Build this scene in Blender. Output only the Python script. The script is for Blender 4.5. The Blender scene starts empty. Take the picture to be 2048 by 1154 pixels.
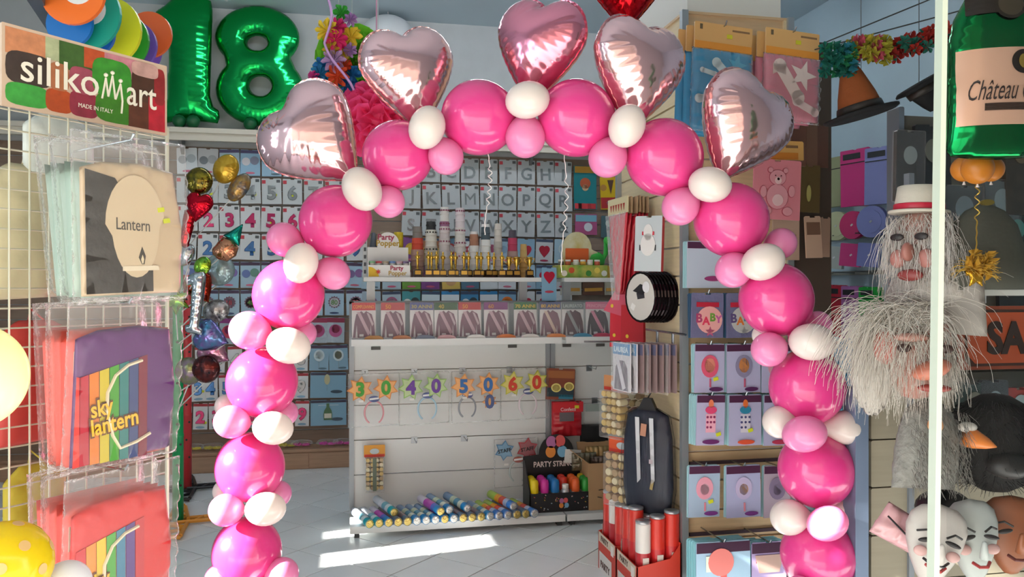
import bpy, math, random
import numpy as np
from mathutils import Vector, Matrix, Euler
RND = random.Random(11)
S = bpy.context.scene
COL = S.collection
# ---------------------------------------------------------------- camera, sky, sun, exposure
YAW = math.radians(11.5); CA, SA = math.cos(YAW), math.sin(YAW)
EYE = 1.5; FPX = 1600.0
cam_d = bpy.data.cameras.new('camera'); cam_d.sensor_width = 36; cam_d.lens = FPX / 2048 * 36
cam = bpy.data.objects.new('camera', cam_d); COL.objects.link(cam)
cam.location = (0, 0, EYE); cam.rotation_euler = (math.pi / 2, 0, -YAW)
cam_d.clip_start = 0.05
S.camera = cam
W = bpy.data.worlds.new('sky'); S.world = W; W.use_nodes = True
nt = W.node_tree; nt.nodes.clear()
o_ = nt.nodes.new('ShaderNodeOutputWorld'); b_ = nt.nodes.new('ShaderNodeBackground')
b_.inputs['Color'].default_value = (0.80, 0.91, 1.0, 1); b_.inputs['Strength'].default_value = 3.6
nt.links.new(b_.outputs[0], o_.inputs[0])
SUN_AZ, SUN_EL = math.radians(10), math.radians(25)      # travel direction in plan (from +x), height
sd = bpy.data.lights.new('sun', 'SUN'); sd.energy = 26; sd.angle = math.radians(0.6); sd.color = (1, 0.95, 0.86)
sun = bpy.data.objects.new('sun', sd); COL.objects.link(sun)
sun.rotation_euler = Vector((math.cos(SUN_AZ) * math.cos(SUN_EL), math.sin(SUN_AZ) * math.cos(SUN_EL), -math.sin(SUN_EL))).to_track_quat('-Z', 'Y').to_euler()
sun.location = (-4, -3, 4)
vs = S.view_settings
vs.view_transform = 'Standard'; vs.look = 'None'; vs.gamma = 1; vs.use_curve_mapping = False; vs.exposure = 0.58
S.cycles.max_bounces = 8; S.cycles.transparent_max_bounces = 24

# ---------------------------------------------------------------- helpers
def cp(px, py, d):
    "world point seen at a pixel of the photograph, at depth d along the view axis"
    xc = (px - 1024) / FPX * d
    return Vector((xc * CA + d * SA, -xc * SA + d * CA, EYE + (577 - py) / FPX * d))
def oy(px, py, Y):
    u = (px - 1024) / FPX
    return cp(px, py, Y / (CA - u * SA))
def ox(px, py, X):
    u = (px - 1024) / FPX
    return cp(px, py, X / (u * CA + SA))
def oz(px, py, Z):
    return cp(px, py, (EYE - Z) * FPX / (py - 577))
def lin(h):
    if not isinstance(h, str): return tuple(h)
    h = h.lstrip('#')
    return tuple((c / 12.92 if c <= 0.04045 else ((c + 0.055) / 1.055) ** 2.4) for c in (int(h[i:i + 2], 16) / 255 for i in (0, 2, 4)))
MATS = {}
def M(col, rough=0.5, metal=0.0, spec=0.5, noise=0.0, nscale=8.0, bump=0.0, alpha=1.0, trans=0.0, coat=0.0, emit=0.0, col2=None, stretch=None):
    key = (col if isinstance(col, str) else tuple(col), rough, metal, spec, noise, nscale, bump, alpha, trans, coat, emit, col2, stretch)
    if key in MATS: return MATS[key]
    m = bpy.data.materials.new('paint_' + str(len(MATS))); m.use_nodes = True
    t = m.node_tree; p = t.nodes['Principled BSDF']
    c = lin(col)
    p.inputs['Base Color'].default_value = (*c, 1); p.inputs['Roughness'].default_value = rough
    p.inputs['Metallic'].default_value = metal; p.inputs['Specular IOR Level'].default_value = spec
    p.inputs['Coat Weight'].default_value = coat; p.inputs['Coat Roughness'].default_value = 0.06
    m.diffuse_color = (*c, 1)
    if noise or bump:
        tc = t.nodes.new('ShaderNodeTexCoord'); n = t.nodes.new('ShaderNodeTexNoise')
        n.inputs['Scale'].default_value = nscale; n.inputs['Detail'].default_value = 4
        if stretch:
            mp = t.nodes.new('ShaderNodeMapping'); mp.inputs['Scale'].default_value = stretch
            t.links.new(tc.outputs['Object'], mp.inputs[0]); t.links.new(mp.outputs[0], n.inputs['Vector'])
        else: t.links.new(tc.outputs['Object'], n.inputs['Vector'])
        if noise:
            r = t.nodes.new('ShaderNodeValToRGB'); r.color_ramp.elements[0].position = 0.3; r.color_ramp.elements[1].position = 0.7
            c2 = lin(col2) if col2 else tuple(min(1, v * (1 + noise)) for v in c)
            r.color_ramp.elements[0].color = (*(tuple(v * (1 - noise) for v in c) if not col2 else c), 1); r.color_ramp.elements[1].color = (*c2, 1)
            t.links.new(n.outputs['Fac'], r.inputs[0]); t.links.new(r.outputs[0], p.inputs['Base Color'])
        if bump:
            b = t.nodes.new('ShaderNodeBump'); b.inputs['Strength'].default_value = bump; b.inputs['Distance'].default_value = 0.02
            t.links.new(n.outputs['Fac'], b.inputs['Height']); t.links.new(b.outputs[0], p.inputs['Normal'])
    if emit:
        p.inputs['Emission Color'].default_value = (*c, 1); p.inputs['Emission Strength'].default_value = emit
    out = t.nodes['Material Output']
    if trans:                                              # light shining through thin rubber or paper
        tr = t.nodes.new('ShaderNodeBsdfTranslucent'); tr.inputs['Color'].default_value = (*c, 1)
        mx = t.nodes.new('ShaderNodeMixShader'); mx.inputs[0].default_value = trans
        t.links.new(p.outputs[0], mx.inputs[1]); t.links.new(tr.outputs[0], mx.inputs[2]); t.links.new(mx.outputs[0], out.inputs[0])
    if alpha < 1:                                          # clear film or thin glass: mostly see-through, glossy by angle
        tb = t.nodes.new('ShaderNodeBsdfTransparent'); tb.inputs['Color'].default_value = (1, 1, 1, 1)
        lw = t.nodes.new('ShaderNodeLayerWeight'); lw.inputs['Blend'].default_value = 0.5
        pw = t.nodes.new('ShaderNodeMath'); pw.operation = 'POWER'; pw.inputs[1].default_value = 4.0
        ad = t.nodes.new('ShaderNodeMath'); ad.operation = 'MULTIPLY_ADD'; ad.use_clamp = True; ad.inputs[1].default_value = 0.9; ad.inputs[2].default_value = alpha
        if bump: t.links.new(b.outputs[0], lw.inputs['Normal'])
        t.links.new(lw.outputs['Facing'], pw.inputs[0]); t.links.new(pw.outputs[0], ad.inputs[0])
        mx = t.nodes.new('ShaderNodeMixShader')
        t.links.new(ad.outputs[0], mx.inputs[0]); t.links.new(tb.outputs[0], mx.inputs[1]); t.links.new(p.outputs[0], mx.inputs[2]); t.links.new(mx.outputs[0], out.inputs[0])
    MATS[key] = m
    return m
def ML(c, **k): return c if isinstance(c, bpy.types.Material) else M(c, **k)

class MB:
    def __init__(s): s.v = []; s.f = []; s.m = []
    def add(s, vs_, fs, m=0):
        b = len(s.v); s.v += [tuple(v) for v in vs_]; s.f += [tuple(b + i for i in f) for f in fs]; s.m += [m] * len(fs); return s
    def box(s, x0, x1, y0, y1, z0, z1, m=0):
        return s.add([(x0, y0, z0), (x1, y0, z0), (x1, y1, z0), (x0, y1, z0), (x0, y0, z1), (x1, y0, z1), (x1, y1, z1), (x0, y1, z1)],
                     [(0, 3, 2, 1), (4, 5, 6, 7), (0, 1, 5, 4), (1, 2, 6, 5), (2, 3, 7, 6), (3, 0, 4, 7)], m)
    def bev(s, x0, x1, y0, y1, z0, z1, b=0.004, m=0):
        "box with its upright and front edges chamfered"
        pts = [(x0 + b, z0), (x1 - b, z0), (x1, z0 + b), (x1, z1 - b), (x1 - b, z1), (x0 + b, z1), (x0, z1 - b), (x0, z0 + b)]
        return s.poly(pts, y0, y1, m)
    def poly(s, pts, y0, y1, m=0):
        "outline in x,z pushed from y0 (front) to y1"
        n = len(pts)
        ar = sum(pts[i][0] * pts[(i + 1) % n][1] - pts[(i + 1) % n][0] * pts[i][1] for i in range(n))
        if ar < 0: pts = pts[::-1]
        return s.add([(x, y0, z) for x, z in pts] + [(x, y1, z) for x, z in pts],
                     [tuple(range(n)), tuple(range(2 * n - 1, n - 1, -1))] + [(i, n + i, n + (i + 1) % n, (i + 1) % n) for i in range(n)], m)
    def disc(s, cx, cz, r, y0, y1, m=0, n=20, rz=None):
        return s.poly([(cx + r * math.cos(2 * math.pi * i / n), cz + (rz or r) * math.sin(2 * math.pi * i / n)) for i in range(n)], y0, y1, m)
    def star(s, cx, cz, r, ri, k, y0, y1, m=0, rot=0.0):
        return s.poly([(cx + (r if i % 2 == 0 else ri) * math.sin(rot + math.pi * i / k), cz + (r if i % 2 == 0 else ri) * math.cos(rot + math.pi * i / k)) for i in range(2 * k)], y0, y1, m)
    def lathe(s, prof, n=16, m=0, mf=None, c=(0, 0, 0)):
        b = len(s.v)
        for r, z in prof:
            for i in range(n):
                a = 2 * math.pi * i / n; s.v.append((c[0] + r * math.cos(a), c[1] + r * math.sin(a), c[2] + z))
        for j in range(len(prof) - 1):
            for i in range(n):
                k = (i + 1) % n; s.f.append((b + j * n + i, b + j * n + k, b + (j + 1) * n + k, b + (j + 1) * n + i)); s.m.append(mf[j] if mf else m)
        s.f.append(tuple(b + i for i in range(n - 1, -1, -1))); s.m.append(mf[0] if mf else m)
        s.f.append(tuple(b + (len(prof) - 1) * n + i for i in range(n))); s.m.append(mf[-1] if mf else m)
        return s
    def tube(s, pts, r, n=6, m=0, r1=None):
        pts = [Vector(p) for p in pts]; b = len(s.v); L = len(pts)
        for j, p in enumerate(pts):
            t = (pts[min(j + 1, L - 1)] - pts[max(j - 1, 0)]).normalized()
            u = t.orthogonal().normalized() if j == 0 else (u - t * u.dot(t)).normalized()
            w = t.cross(u); rr = r if r1 is None else r + (r1 - r) * j / (L - 1)
            for i in range(n):
                a = 2 * math.pi * i / n; s.v.append(tuple(p + u * (rr * math.cos(a)) + w * (rr * math.sin(a))))
        for j in range(L - 1):
            for i in range(n):
                k = (i + 1) % n; s.f.append((b + j * n + i, b + j * n + k, b + (j + 1) * n + k, b + (j + 1) * n + i)); s.m.append(m)
        s.f.append(tuple(b + i for i in range(n - 1, -1, -1))); s.m.append(m); s.f.append(tuple(b + (L - 1) * n + i for i in range(n))); s.m.append(m)
        return s
    def mesh(s, name, mats, smooth=False):
        me = bpy.data.meshes.new(name); me.from_pydata(s.v, [], s.f)
        mats = mats if isinstance(mats, (list, tuple)) and not isinstance(mats, str) else [mats]
        for c in mats: me.materials.append(ML(c))
        if len(mats) > 1: me.polygons.foreach_set('material_index', s.m)
        if smooth: me.polygons.foreach_set('use_smooth', [True] * len(s.f))
        me.update(); return me
def obj(name, me, parent=None, loc=(0, 0, 0), rot=(0, 0, 0), scale=(1, 1, 1)):
    o = bpy.data.objects.new(name, me); COL.objects.link(o); o.parent = parent
    o.location = loc; o.rotation_euler = rot; o.scale = scale; return o
def tag(o, label, cat, group=None):
    o['label'] = label; o['category'] = cat
    if group: o['group'] = group
    return o
def thing(name, label, cat, loc=(0, 0, 0), rot=(0, 0, 0), group=None):
    if not isinstance(rot, (tuple, list, Euler)): rot = (0, 0, rot)
    return tag(obj(name, None, None, loc, rot), label, cat, group)
def struct(name, me, parent=None, loc=(0, 0, 0), rot=(0, 0, 0)):
    o = obj(name, me, parent, loc, rot)
    if parent is None: o['kind'] = 'structure'
    return o
NUMW = ['zero', 'one', 'two', 'three', 'four', 'five', 'six', 'seven', 'eight', 'nine']
ORD = ['first', 'second', 'third', 'fourth', 'fifth', 'sixth', 'seventh', 'eighth', 'ninth', 'tenth', 'eleventh', 'twelfth', 'thirteenth', 'fourteenth', 'fifteenth', 'sixteenth', 'seventeenth', 'eighteenth', 'nineteenth', 'twentieth']
CACHE = {}
def box_me(name, w, d, h, mat, b=0.0):
    "box standing on z=0, centred on x, front at y=-d/2"
    k = ('box', w, d, h, mat if isinstance(mat, str) else mat.name, b)
    if k not in CACHE:
        mb = MB(); (mb.bev(-w / 2, w / 2, -d / 2, d / 2, 0, h, b) if b else mb.box(-w / 2, w / 2, -d / 2, d / 2, 0, h)); CACHE[k] = mb.mesh(name, mat)
    return CACHE[k]
def text_me(s, size, mat, ext=0.001, off=0.0, bev=0.0, shear=0.0, res=3, width=None, space=1.0):
    "lettering as a mesh, in the x,z plane, facing -y, centred"
    mat = ML(mat); k = ('t', s, size, mat.name, ext, off, bev, shear, width, space)
    if k in CACHE: return CACHE[k]
    c = bpy.data.curves.new('lettering', 'FONT'); c.body = s; c.size = size; c.extrude = ext; c.offset = off; c.bevel_depth = bev; c.bevel_resolution = 1
    c.shear = shear; c.resolution_u = res; c.space_character = space
    t = bpy.data.objects.new('lettering', c); COL.objects.link(t)
    bpy.context.view_layer.update()
    me = bpy.data.meshes.new_from_object(t)
    bpy.data.objects.remove(t)
    v = np.empty(len(me.vertices) * 3); me.vertices.foreach_get('co', v); v = v.reshape(-1, 3)
    lo, hi = v.min(0), v.max(0); v = v - (lo + hi) / 2
    if width: v[:, 0] *= width / max(1e-6, hi[0] - lo[0])
    v = np.stack([v[:, 0], -v[:, 2], v[:, 1]], 1)
    me.vertices.foreach_set('co', v.ravel()); me.materials.clear(); me.materials.append(mat)
    if bev: me.polygons.foreach_set('use_smooth', [True] * len(me.polygons))
    me.update(); CACHE[k] = me; return me
def inside(poly, P):
    x, z = P[:, 0][:, None], P[:, 1][:, None]; a = np.array(poly); b = np.roll(a, -1, 0)
    c = ((a[:, 1] > z) != (b[:, 1] > z)) & (x < (b[:, 0] - a[:, 0]) * (z - a[:, 1]) / (b[:, 1] - a[:, 1] + 1e-12) + a[:, 0])
    return c.sum(1) % 2 == 1
def nearest(polys, P):
    best = None
    for poly in polys:
        a = np.array(poly); b = np.roll(a, -1, 0); e = b - a; l2 = (e ** 2).sum(1) + 1e-12; L = np.sqrt(l2); cs = np.concatenate([[0], np.cumsum(L)])
        t = np.clip(((P[:, None, :] - a[None]) * e[None]).sum(2) / l2, 0, 1); q = a[None] + t[:, :, None] * e[None]
        d = np.sqrt(((P[:, None, :] - q) ** 2).sum(2)); i = d.argmin(1); r = np.arange(len(P))
        c = (d[r, i], q[r, i], (cs[i] + t[r, i] * L[i]) / cs[-1])
        if best is None: best = list(c)
        else:
            w = c[0] < best[0]
            best = [np.where(w, c[0], best[0]), np.where(w[:, None], c[1], best[1]), np.where(w, c[2], best[2])]
    return best
def inflate(poly, holes=(), n=60, k=1.0, crinkle=0.0, freq=40, wd=0.15, both=True, flat=None):
    "puffed-up foil (or pressed mask) from an outline in x,z: returns an MB with front at -y"
    a = np.array(poly); lo, hi = a.min(0), a.max(0); h = (hi - lo).max() / n
    gx = np.arange(lo[0] - h, hi[0] + 2 * h, h); gz = np.arange(lo[1] - h, hi[1] + 2 * h, h)
    nx, nz = len(gx), len(gz)
    cc = np.stack(np.meshgrid((gx[:-1] + gx[1:]) / 2, (gz[:-1] + gz[1:]) / 2, indexing='ij'), -1).reshape(-1, 2)
    ins = inside(poly, cc)
    for ho in holes: ins &= ~inside(ho, cc)
    cell = ins.reshape(nx - 1, nz - 1)
    pad = np.pad(cell, 1); cnt = pad[:-1, :-1].astype(int) + pad[1:, :-1] + pad[:-1, 1:] + pad[1:, 1:]
    interior = cnt == 4; used = cnt > 0
    u = np.zeros((nx, nz)); ii, jj = np.indices((nx, nz)); red = interior & ((ii + jj) % 2 == 0); blk = interior & ((ii + jj) % 2 == 1)
    for it in range(int(n * 3)):
        for msk in (red, blk):
            s_ = np.zeros_like(u); s_[1:-1, 1:-1] = (u[2:, 1:-1] + u[:-2, 1:-1] + u[1:-1, 2:] + u[1:-1, :-2] + h * h) / 4
            u[msk] += 1.88 * (s_[msk] - u[msk])
    u = np.clip(u, 0, None)
    V = np.stack(np.meshgrid(gx, gz, indexing='ij'), -1).reshape(-1, 2)
    idx = np.where(used.ravel())[0]; P = V[idx]; inn = interior.ravel()[idx]
    d, q, s_ = nearest([poly, *holes], P)
    P = np.where(inn[:, None], P, q)
    H = k * np.sqrt(2 * u.ravel()[idx])
    if crinkle:
        H = H * (1 + crinkle * (np.sin(2 * np.pi * freq * s_) + 0.6 * np.sin(2 * np.pi * (freq * 0.61) * s_ + 1.3)) * np.exp(-d / (wd * (hi - lo).max() * 0.5)))
    if flat: H = np.minimum(H, flat)
    mp = -np.ones(nx * nz, int); mp[idx] = np.arange(len(idx))
    mb = MB(); N = len(idx)
    mb.v = [(p[0], -hh, p[1]) for p, hh in zip(P, H)]
    ci, cj = np.where(cell)
    A_, B_, C_, D_ = mp[ci * nz + cj], mp[(ci + 1) * nz + cj], mp[(ci + 1) * nz + cj + 1], mp[ci * nz + cj + 1]
    mb.f = [tuple(map(int, t)) for t in zip(A_, B_, C_, D_)]
    if both:
        back = np.where(inn, np.arange(N) + N, np.arange(N))
        mb.v += [(p[0], hh, p[1]) for p, hh in zip(P, H)]
        mb.f += [tuple(map(int, t)) for t in zip(back[D_], back[C_], back[B_], back[A_])]
    mb.m = [0] * len(mb.f)
    return mb
def heart(w, n=64):
    "plump balloon heart: two round lobes, softly curved flanks, blunt tip"
    o = []
    for i in range(n):
        t = 2 * math.pi * i / n
        x = math.sin(t); z = math.cos(t)
        ax = abs(x); f = 1.0
        zz = z * .92 + .62 * ax ** 0.8 * (1 - .35 * ax) - .22 if z > 0 else z * 1.05 + .62 * ax ** 0.8 * (1 - .35 * ax) - .22
        xx = x * (1.0 if z > 0 else (1 - .30 * (-z) ** 1.2))
        o.append((w / 2 * xx, w / 2 * zz))
    return o
def circ(cx, cz, r, n=32, rz=None, a0=0.0):
    return [(cx + r * math.cos(a0 + 2 * math.pi * i / n), cz + (rz or r) * math.sin(a0 + 2 * math.pi * i / n)) for i in range(n)]
def clean(me):
    "drop loose vertices left by inflate's shared rim"
    return me
# ---------------------------------------------------------------- the room
XL, XR, YF, YB, ZC = -2.9, 3.85, 1.2, 7.08, 3.86
WALL = M('#ccd2d4', rough=0.8, noise=0.03, nscale=3); BLUE = M('#b9cfdb', rough=0.8, noise=0.03, nscale=3)
WOOD = M('#b08d72', rough=0.5, noise=0.10, nscale=5, stretch=(1, 8, 14)); WOODL = M('#d8b890', rough=0.5, noise=0.07, nscale=5, stretch=(1, 8, 14))
GROUT = M('#474d50', rough=0.9)
fl = struct('floor', MB().box(XL, XR, YF - 0.1, YB, -0.2, -0.004).mesh('floor', GROUT))
TILE = M('#f1f6f8', rough=0.22, noise=0.045, nscale=2.5, spec=0.5)
ts = 0.5 / math.sqrt(2) / 2 - 0.0034
tile_me = MB().add([(-ts, -ts, -.012), (ts, -ts, -.012), (ts, ts, -.012), (-ts, ts, -.012), (-ts, -ts, -.001), (ts, -ts, -.001), (ts, ts, -.001), (-ts, ts, -.001),
                    (-ts + .002, -ts + .002, 0), (ts - .002, -ts + .002, 0), (ts - .002, ts - .002, 0), (-ts + .002, ts - .002, 0)],
                   [(0, 1, 5, 4), (1, 2, 6, 5), (2, 3, 7, 6), (3, 0, 4, 7), (4, 5, 9, 8), (5, 6, 10, 9), (6, 7, 11, 10), (7, 4, 8, 11), (8, 9, 10, 11)]).mesh('tile', TILE)
near_t = []
for i in range(-40, 40):
    for j in range(-10, 40):
        a, b = 0.48 + 0.5 * i + 0.25, 0.45 + 0.5 * j + 0.25          # a = x - y, b = x + y at the tile's middle
        x, y = (a + b) / 2, (b - a) / 2
        if XL + .2 < x < XR - .2 and YF + .1 < y < YB - .05:
            far = (y < 2.6) or (x < -2.4 and y < 5) or (x > 2.6)
            near_t.append((far, x, y))
shown = [t for t in near_t if not t[0]][:300]
for _, x, y in shown: obj('tile', tile_me, fl, (x, y, 0), (0, 0, math.pi / 4))
rest = MB()
for t in near_t:
    if t not in shown:
        c = ts * math.sqrt(2); rest.add([(t[1] - c, t[2], 0), (t[1], t[2] - c, 0), (t[1] + c, t[2], 0), (t[1], t[2] + c, 0)], [(0, 1, 2, 3)])
r_ = obj('tiles_beyond', rest.mesh('tiles_beyond', TILE), fl); r_['kind'] = 'stuff'
wb = struct('wall_back', MB().box(XL - .2, XR + .2, YB + .02, YB + .25, 0, ZC).mesh('wall_back', M('#b9bec0', rough=0.85, noise=0.03)))
SLAT = M('#8d7868', rough=0.55, noise=0.08, nscale=6, stretch=(1, 6, 10))
sl_me = MB().bev(XL, XR, -0.018, 0.0, 0.004, 0.114, 0.004).mesh('slat', SLAT)
for k in range(21): obj('slat', sl_me, wb, (0, YB + .019, 0.17 + 0.12 * k))
struct('wall_right', MB().box(XR, XR + .2, YF - .1, YB + .1, 0, ZC).mesh('wall_right', BLUE))
SUN_SLOTS = [(1.40, 1.62, 2.70, 3.05), (2.15, 2.62, 1.45, 2.95), (3.90, 4.17, 1.30, 1.85), (4.40, 4.585, 1.30, 1.62)]   # unseen openings added in the side wall to aim sun patches: y0, y1, z0, z1
lw = MB(); y = YF - .1
for y0, y1, z0, z1 in SUN_SLOTS:
    lw.box(XL - .2, XL, y, y0, 0, ZC).box(XL - .2, XL, y0, y1, 0, z0).box(XL - .2, XL, y0, y1, z1, ZC); y = y1
lw.box(XL - .2, XL, y, YB + .1, 0, ZC)
struct('wall_left', lw.mesh('wall_left', BLUE))
for k, (y0, y1, z0, z1) in enumerate(SUN_SLOTS):
    struct('sun_slot_' + str(k + 2), MB().box(XL - .06, XL - .02, y0, y0 + .02, z0, z1).box(XL - .06, XL - .02, y1 - .02, y1, z0, z1).box(XL - .06, XL - .02, y0, y1, z0, z0 + .02).box(XL - .06, XL - .02, y0, y1, z1 - .02, z1).mesh('sun_slot_frame', '#d6d9da'))
struct('ceiling', MB().box(XL - .2, XR + .2, YF - .1, YB + .25, ZC, ZC + .15).mesh('ceiling', M('#bfd0da', rough=0.9)))
# shop front: wide opening on the left and in the middle, wall from the glass pane to the right corner
FR = M('#c6c9c8', rough=0.8)
wf = struct('wall_front', MB().box(1.34, XR + .2, YF - .2, YF, 0, ZC).mesh('wall_front', FR))
struct('wall_lintel', MB().box(XL - .2, 1.34, YF - .2, YF, 3.05, ZC).mesh('wall_lintel', FR))
struct('pavement', MB().box(-9, 9, -9, YF - .1, -.2, -.005).mesh('pavement', M('#a9a49c', rough=0.9, noise=0.1)))
# the street side: houses across the road, plus an unseen awning added to cut skylight
struct('wall_street', MB().box(-16, 16, -9.4, -9, 0, 7.5).mesh('wall_street', M('#b39a84', rough=.9, noise=.12, nscale=1.2)))
struct('wall_sky_blocker', MB().poly([(0, 3.05), (1.5, 2.62), (1.5, 2.60), (0, 3.03)], XL - .2, XR).mesh('wall_sky_blocker', M('#8f8a84', rough=.9)), None, (0, YF - .2, 0), (0, 0, -math.pi / 2))
# low base cabinet and high ledge along the back wall
bs = struct('baseboard_back', MB().box(XL, 1.6, 6.86, YB, 0, 0.145).box(XL, 1.6, 6.845, YB, 0.145, 0.165).mesh('baseboard_back', WOOD))
for k in range(7): obj('panel_front', box_me('panel_front', 0.634, 0.01, 0.125, WOOD, 0.002), bs, (XL + .33 + k * 0.64, 6.856, 0.008))
LEDGE = M('#d9d3c4', rough=0.6)
lg = struct('trim_1', MB().box(XL, XR, 6.84, YB, 2.76, 2.80).box(XL, XR, 6.86, 6.88, 2.70, 2.76).box(XL, XR, 6.9, YB, 2.73, 2.76).mesh('trim_1', LEDGE))
for x in (-1.35, 0.1, 1.6): obj('bracket', MB().poly([(0, 0), (0, -.12), (-.03, -.12), (-.16, -.02), (-.16, 0)], -.012, .012).mesh('bracket', '#7e7f80'), lg, (x, 7.06, 2.73), (0, 0, math.pi / 2))
# pillar clad in slatwall
PX0, PX1, PY0, PY1, PZ = 1.558, 2.108, 3.56, 4.5, 2.82
pl = struct('wall_pillar', MB().box(PX0 + .03, PX1 - .03, PY0 + .03, PY1 - .03, 0, ZC).mesh('wall_pillar', M('#e4e2dc', rough=0.8)))
f_me = MB().bev(PX0 + .02, PX1, -.018, 0, .005, .135, .004).mesh('slat', WOODL); l_me = MB().bev(-PY1, -PY0 - .02, -.018, 0, .005, .135, .004).mesh('slat', M('#e6d3ac', rough=0.5, noise=0.06, nscale=5, stretch=(1, 8, 14)))
for k in range(20):
    obj('slat', f_me, pl, (0, PY0 + .03, .02 + .14 * k)); obj('slat', l_me, pl, (PX0 + .03, 0, .02 + .14 * k), (0, 0, -math.pi / 2))
    obj('slat', l_me, pl, (PX1 - .03, PY0 + PY1, .02 + .14 * k), (0, 0, math.pi / 2))
obj('wing_panel', MB().bev(PX1, PX1 + .24, PY0 + .02, PY0 + .045, 1.3, 2.72, .004).mesh('wing_panel', M('#54463c', rough=.6)), pl)
obj('cladding_back', MB().box(PX0, PX1, PY0, PY1, PZ - .012, PZ).mesh('cladding_back', WOODL), pl)
ALU = M('#aeb4ba', rough=0.35, metal=0.6)
for x, y in ((PX0, PY0), (PX1, PY0), (PX0, PY1)): obj('corner_post', MB().bev(-.016, .016, -.016, .016, 0, PZ, .002).mesh('corner_post', ALU), pl, (x, y, 0))
# window-display back panel at the right, in slats, with its steel post
SP = M('#9a927f', rough=0.5, noise=0.05, nscale=4, stretch=(1, 8, 14))
dp = struct('wall_display', MB().box(1.72, XR, 2.47, 2.50, 0, 1.14).mesh('wall_display', M('#55524c')))
s_me = MB().bev(1.76, XR, -.018, 0, .006, .166, .004).mesh('slat', SP)
for k in range(7): obj('slat', s_me, dp, (0, 2.469, .005 + .165 * k - (.02 if k else 0)))
obj('post', MB().bev(1.685, 1.735, 2.43, 2.50, 0, 1.16, .004).mesh('post', M('#7a8ba6', rough=0.4, metal=0.3)), dp)
dk = struct('wall_costumes', MB().box(2.33, XR, 3.06, 3.10, 0, 2.25).mesh('wall_costumes', M('#6e6a60', rough=0.7)))
for k in range(18): obj('slat', MB().bev(2.335, XR, -.016, 0, .005, .12, .004).mesh('slat', M('#7d786b', rough=0.6)), dk, (0, 3.059, .05 + .125 * k - .04)) if k < 17 else None
obj('post', MB().bev(2.31, 2.335, 3.03, 3.11, 0, 2.28, .004).mesh('post', M('#7d8794', rough=0.4, metal=0.3)), dk)
# glass shop-front pane with a bright ground edge
gl = struct('sun_slot_1', MB().bev(1.012, 1.335, YF - .006, YF + .006, 0.0, 3.04, .001).mesh('sun_slot_1', M('#0c100e', rough=0.02, alpha=0.035)))
e0, e1 = cp(1885, 0, 1.375), cp(1865, 1154, 1.375)
obj('edge_strip', MB().poly([(e1.x - .007 + (e0.x - e1.x) * (z - e1.z) / (e0.z - e1.z) + dx, z) for dx, z in ((0, .02), (.0105, .02), (.0105, 3.0), (0, 3.0))], YF - .009, YF + .009).mesh('edge_strip', M('#b4c0b2', rough=0.3)), gl)
# unseen ceiling tube lights added to brighten the deep shop (above the frame)
for k, (x, y) in enumerate(((-.3, 5.5), (1.2, 5.5), (2.6, 5.5))):
    t = thing('added_tube_lamp', ['added white ceiling tube lamp above the number packets', 'added white ceiling tube lamp over the white shelving', 'added white ceiling tube lamp by the right wall'][k], 'lamp', (x, y, ZC))
    obj('housing', MB().box(-.6, .6, -.06, .06, -.06, 0).mesh('housing', '#e8e8e8'), t)
    obj('tube', MB().tube([(-.57, 0, -.085), (.57, 0, -.085)], .014, 10).mesh('tube', M('#f4f8ff', emit=30.0)), t)

# ---------------------------------------------------------------- white shop shelving
WH = M('#dcdedd', rough=0.45); GREYM = M('#9ba1a6', rough=0.4, metal=0.25); GP = 5.30
ZS = [1.188 - .226 * k for k in range(5)] + [0.07]
def hook(parent, x, z, L=0.16, y=0.0, loop=True):
    h = MB().box(x - .02, x + .02, y - .004, y, z - .03, z + .012).tube([(x, y, z), (x, y - L, z), (x, y - L - .01, z + .016)], .0026, 5)
    return obj('hook', h.mesh('hook', M('#8f9499', rough=0.3, metal=0.9)), parent)
def gondola(x0, x1, label, hooks, caps):
    t = thing('shelving_unit', label, 'shelves', (0, GP, 0))
    for k in range(5): obj('back_panel', MB().bev(x0 + .03, x1 - .03, 0, .02, ZS[k + 1] + .006, ZS[k], .003).mesh('back_panel', WH), t)
    obj('back_panel', MB().bev(x0 + .03, x1 - .03, 0, .02, ZS[0] + .006, 1.40, .003).mesh('back_panel', WH), t)
    for x in (x0 + .015, x1 - .015): obj('post', MB().bev(x - .0155, x + .0155, -.012, .05, 0.02, 1.416, .003).mesh('post', GREYM), t)
    obj('top_rail', MB().box(x0, x1, -.012, .05, 1.40, 1.418).mesh('top_rail', GREYM), t)
    obj('shelf', MB().box(x0 + .012, x1 - .012, -.36, 0, 1.168, 1.188).box(x0 + .012, x1 - .012, -.366, -.36, 1.15, 1.19).mesh('shelf', WH), t)
    b = obj('base_shelf', MB().box(x0 + .004, x1 - .004, -.415, 0, .05, .072).box(x0 + .004, x1 - .004, -.42, -.41, .03, .0722).mesh('base_shelf', WH), t)
    for x in (x0 + .03, x1 - .05):
        for k in range(2): obj('slot', MB().box(x + .02, x + .10, -.16 - .09 * k, -.145 - .09 * k, .0722, .0728).mesh('slot', '#55595c'), b)
        obj('foot', MB().box(x, x + .03, -.40, -.34, 0, .05).mesh('foot', '#3a3c3e'), t)
    for x, z in hooks: hook(t, x, z)
    for x in caps: obj('label_holder', MB().box(x - .03, x + .03, -.010, 0, 1.10, 1.12).mesh('label_holder', '#4d4b49'), t)
    return t
gondola(0.0, 1.341, 'white metal shelving unit in the middle with sash packs on its shelf', [(.1, .96), (.42, .51), (.75, .51), (.42, .96), (.74, .96), (1.06, .96)], (.17, 1.08))
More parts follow.
